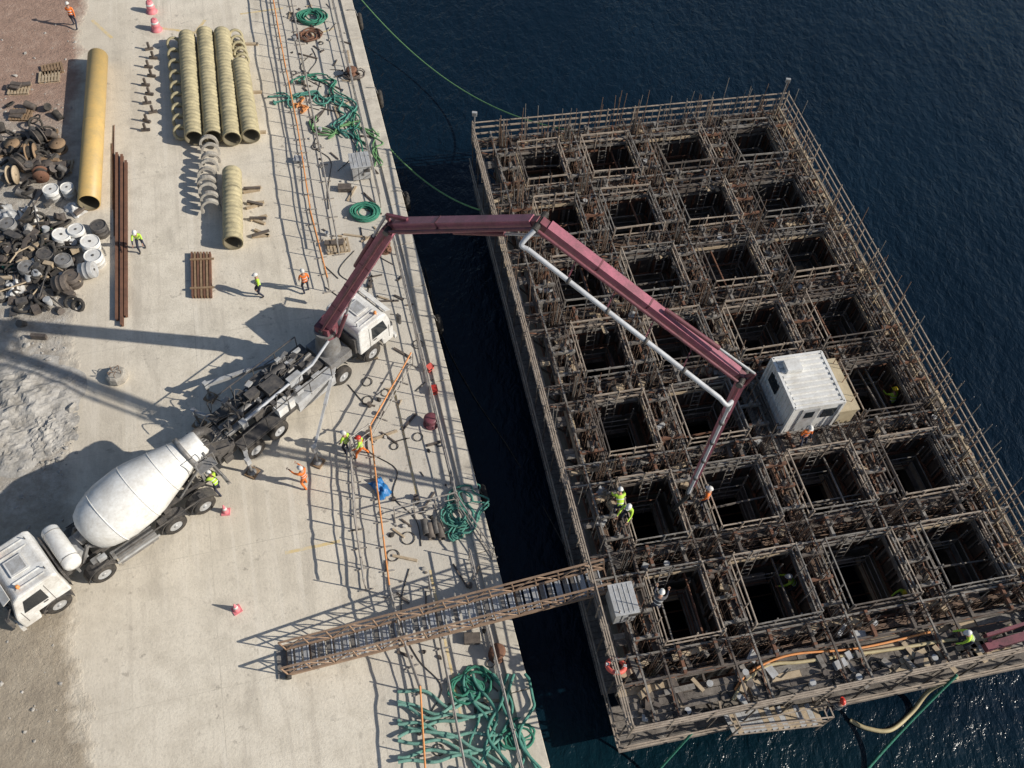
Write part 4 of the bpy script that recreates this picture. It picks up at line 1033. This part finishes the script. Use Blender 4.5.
# ---------------------------------------------------------------- people
def person_mesh(name,lean=0.,armL=(.2,.3),armR=(.2,.3),stride=.15,knee=0.,crouch=0.):
    """x right, y forward. arms=(shoulder swing fwd, elbow bend)"""
    hip=.93-crouch*.42
    def rot(p,o,a):
        y,z=p[1]-o[1],p[2]-o[2]; return V((p[0],o[1]+y*math.cos(a)+z*math.sin(a),o[2]-y*math.sin(a)+z*math.cos(a)))
    pel=V((0,0,hip)); vs=[pel]; ed=[]; rad=[(.135,.1)]; bone=[]
    def addv(p,par,r,mat):
        vs.append(V(p)); rad.append(r); ed.append((par,len(vs)-1)); bone.append((par,len(vs)-1,mat)); return len(vs)-1
    tor=lambda x,y,z: rot((x,y,hip+z),pel,lean)
    wa=addv(tor(0,0,.18),0,(.13,.095),0); che=addv(tor(0,.01,.38),wa,(.16,.11),0); nk=addv(tor(0,0,.53),che,(.06,.06),2); hb=addv(tor(0,.015,.6),nk,(.055,.06),2)
    hands=[]
    for s,(sw,el) in((1,armR),(-1,armL)):
        sh_=addv(tor(s*.19,0,.45),che,(.065,.065),0)
        def arm(L,a): 
            return V((0,math.sin(a)*L,-math.cos(a)*L))
        S=vs[sh_]; E=S+arm(.28,sw)+V((s*.05,0,0)); e=addv(E,sh_,(.045,.045),0)
        Wp=E+arm(.25,sw+el)+V((-s*.01,0,0)); w=addv(Wp,e,(.032,.03),1)
        dr_=arm(1,sw+el*1.05); Hp=Wp+dr_*.07; h=addv(Hp,w,(.042,.022),2); hands.append((Hp,dr_,s))
        hj=addv((s*.1,0,hip-.05),0,(.095,.09),3)
        fy=stride*s; ft=V((s*.13,fy,.09))
        H0=vs[hj]; mid=(H0+ft)/2; D=(ft-H0).length; hl=.86/2; bend=math.sqrt(max(0,hl*hl-(D/2)**2)); 
        K=mid+V((s*.03,min(bend,.4)+.02,0)); k=addv(K,hj,(.065,.065),3); an=addv(ft,k,(.042,.045),3)
        toe=addv(ft+V((s*.02,.15,-.05)),an,(.045,.035),4)
    me=bpy.data.meshes.new(name+'_sk'); me.from_pydata([tuple(v) for v in vs],ed,[]); ob=bpy.data.objects.new(name+'_sk',me); scene.collection.objects.link(ob)
    sk=ob.modifiers.new('s','SKIN')
    for i,r in enumerate(rad): me.skin_vertices[0].data[i].radius=r
    me.skin_vertices[0].data[0].use_root=True
    ob.modifiers.new('u','SUBSURF').levels=1
    dg=bpy.context.evaluated_depsgraph_get(); ev=ob.evaluated_get(dg); m2=ev.to_mesh()
    mb=MB(); bv=[v.co.copy() for v in m2.vertices]; fs=[]
    for p in m2.polygons:
        c=p.center; best=None
        for a,b_,mt in bone:
            A=vs[a];B=vs[b_]; d=B-A; t=max(0,min(1,(c-A).dot(d)/max(d.length_squared,1e-6))); q=(c-(A+d*t)).length
            if best is None or q<best[0]: best=(q,mt)
        fs.append((tuple(p.vertices),best[1]))
    mb.v=[tuple(v) for v in bv]
    for f,mt in fs: mb.f.append(f); mb.m.append(mt); mb.s.append(True)
    ev.to_mesh_clear(); bpy.data.objects.remove(ob)
    hc=rot((0,.02,hip+.7),pel,lean*.8); hr=[]
    for q in ICO2[0]:
        x,y,z=q.x*.078,q.y*.098,q.z*.118
        if y>0 and z<-.02: x*=.86
        if z<-.05: y*=.9
        hr.append(rot(V((hc.x+x,hc.y+y,hc.z+z)),hc,lean*.6))
    mb.add(hr,ICO2[1],2,True)
    def hp_(x,y,z): return rot(V((hc.x+x,hc.y+y,hc.z+z)),hc,lean*.6)
    mb.add([hp_(-.014,.09,-.03),hp_(.014,.09,-.03),hp_(0,.125,-.028),hp_(0,.094,.015)],[(0,1,2),(0,2,3),(1,3,2)],2)
    for s in(-1,1):
        e=hp_(s*.03,.088,.005); mb.add([e+V(q)*.011 for q in ICO1[0]],ICO1[1],6); e=hp_(s*.08,0,-.01); mb.add([e+V((q.x*.012,q.y*.022,q.z*.032)) for q in ICO1[0]],ICO1[1],2,True)
    mb.bar(hp_(-.025,.09,-.06),hp_(.025,.09,-.06),.008,.008,6)
    vs2=[];n=16;rows=6
    for k in range(rows):
        el=math.pi/2*k/(rows-1)
        for i in range(n):
            a=2*math.pi*i/n; vs2.append(hp_(math.cos(a)*math.cos(el)*.108,math.sin(a)*math.cos(el)*.13,.035+math.sin(el)*.115))
    ff=[(k*n+i,k*n+(i+1)%n,(k+1)*n+(i+1)%n,(k+1)*n+i) for k in range(rows-1) for i in range(n)]
    mb.add(vs2,ff,5,True)
    br_=[]; 
    for i in range(n):
        a=2*math.pi*i/n; ex=1.12+.3*max(0,math.sin(a)); br_.append(hp_(math.cos(a)*.108*1.1,math.sin(a)*.13*ex,.03))
    mb.add(vs2[:n]+br_,[(i,(i+1)%n,n+(i+1)%n,n+i) for i in range(n)],5,True)
    mb.add([hp_(q.x*.085,q.y*.103-.006,q.z*.1+.015) for q in ICO2[0]],[f for f in ICO2[1] if sum(ICO2[0][i].y for i in f)<.6],6,True)
    for Hp,dr_,s in hands:
        side=V((0,1,0)) if abs(dr_.y)<.7 else V((1,0,0)); pn=dr_.cross(side).normalized(); side=pn.cross(dr_).normalized()
        for k,Lf in enumerate((.07,.078,.073,.058)):
            b0=Hp+dr_*.03+side*(-.03+k*.02); b1=b0+dr_*Lf*.55; b2=b1+(dr_*.8+pn*.6*-s)*Lf*.45
            mb.path([b0,b1,b2],[.009,.0085,.007],2,5)
        b0=Hp-side*.035; mb.path([b0,b0-side*.02+dr_*.03,b0-side*.015+dr_*.055],[.011,.01,.008],2,5)
    for zz,rr in((.12,(.15,.115)),(.3,(.175,.127))):
        n=16; ring=[]
        for dz in(-.02,.02):
            for i in range(n): a=2*math.pi*i/n; ring.append(tor(math.cos(a)*rr[0],math.sin(a)*rr[1],zz+dz))
        mb.add(ring,[(i,(i+1)%n,n+(i+1)%n,n+i) for i in range(n)],7,True)
    return mb
poses={}
poses['stand']=person_mesh('stand',.05,(.15,.35),(.05,.25),.08)
poses['work']=person_mesh('work',.45,(.7,.7),(.9,.5),.18)
poses['bend']=person_mesh('bend',.8,(.55,.3),(.75,.2),.12,crouch=.1)
poses['walk']=person_mesh('walk',.1,(.5,.4),(-.35,.35),-.28)
poses['reach']=person_mesh('reach',.12,(1.2,.5),(.9,.8),.12)
def worker(u,v,z,pose,face,top='lime',leg='navy',hat='white',sleeve=None):
    return mk(poses[pose],'construction_worker',[top,sleeve or top,'skin',leg,'boot',hat,'hair','stripe'],None,P(u,v,z),math.radians(face))
LO=-.08
for w in [ (143,250,0,'work',200,'lime','navy','white','navy'),(262,296,0,'stand',120,'lime','navy','white','navy'),(307,293,0,'stand',30,'hior','navy','white','navy'),
 (348,452,0,'stand',60,'lime','navy','white','greyc'),(363,456,0,'walk',100,'lime','hior','hred','hior'),(307,487,0,'reach',60,'hior','hior','white','hior'),
 (221,493,0,'work',60,'lime','navy','white','navy'),(76,28,0,'walk',10,'hior','navy','white','hior'),
 (617,515,ZC+.03,'bend',10,'lime','navy','white','lime'),(626,519,ZC+.03,'work',150,'lime','navy','white','lime'),(702,507,ZC+.03,'stand',70,'hior','navy','white','hior'),
 (798,446,ZC+.03,'stand',200,'hior','navy','white','navy'),(885,412,LO,'work',20,'lime','navy','hyel','lime'),(789,592,LO,'bend',80,'lime','navy','white','lime'),
 (895,602,LO,'work',130,'lime','navy','hyel','lime'),(962,646,ZC+.03,'bend',90,'lime','navy','white','lime'),(828,714,.2,'stand',0,'greyc','navy','hred','greyc'),
 (652,613,ZC+.03,'work',-20,'greyc','navy','white','navy')]:
    worker(*w)

# ---------------------------------------------------------------- light, sky, camera
sd=V((.9926,-.1215,0)).normalized(); el=math.radians(31)
L=-(sd*math.cos(el)+V((0,0,math.sin(el))))
sl=bpy.data.lights.new('sun','SUN'); sl.energy=5.0; sl.angle=math.radians(.53); sl.color=(1,.94,.84)
so=bpy.data.objects.new('sun',sl); scene.collection.objects.link(so); so.rotation_euler=L.to_track_quat('-Z','Y').to_euler(); so.location=(40,0,60)
w=bpy.data.worlds.new('World'); scene.world=w; w.use_nodes=True; nt=w.node_tree
sky=nt.nodes.new('ShaderNodeTexSky'); sky.sky_type='NISHITA'; sky.sun_disc=False; sky.sun_elevation=el; sky.sun_rotation=math.atan2(sd.x,sd.y)
bg=nt.nodes['Background']; nt.links.new(sky.outputs[0],bg.inputs[0]); bg.inputs[1].default_value=.085
cam=bpy.data.cameras.new('camera'); co=bpy.data.objects.new('camera',cam); scene.collection.objects.link(co); scene.camera=co
cam.sensor_width=36; cam.lens=FPX/1024*36; cam.clip_end=12000; cam.clip_start=.1
up=V((0,math.sin(TH),math.cos(TH))); rt=V((1,0,0))
cx=rt*ch+up*sh; cy=rt*-sh+up*ch; cz=-V((0,math.cos(TH),-math.sin(TH)))
co.matrix_world=Matrix((cx,cy,cz)).transposed().to_4x4(); co.location=(0,0,H)
scene.view_settings.view_transform='Standard'; scene.view_settings.look='None'; scene.view_settings.exposure=0
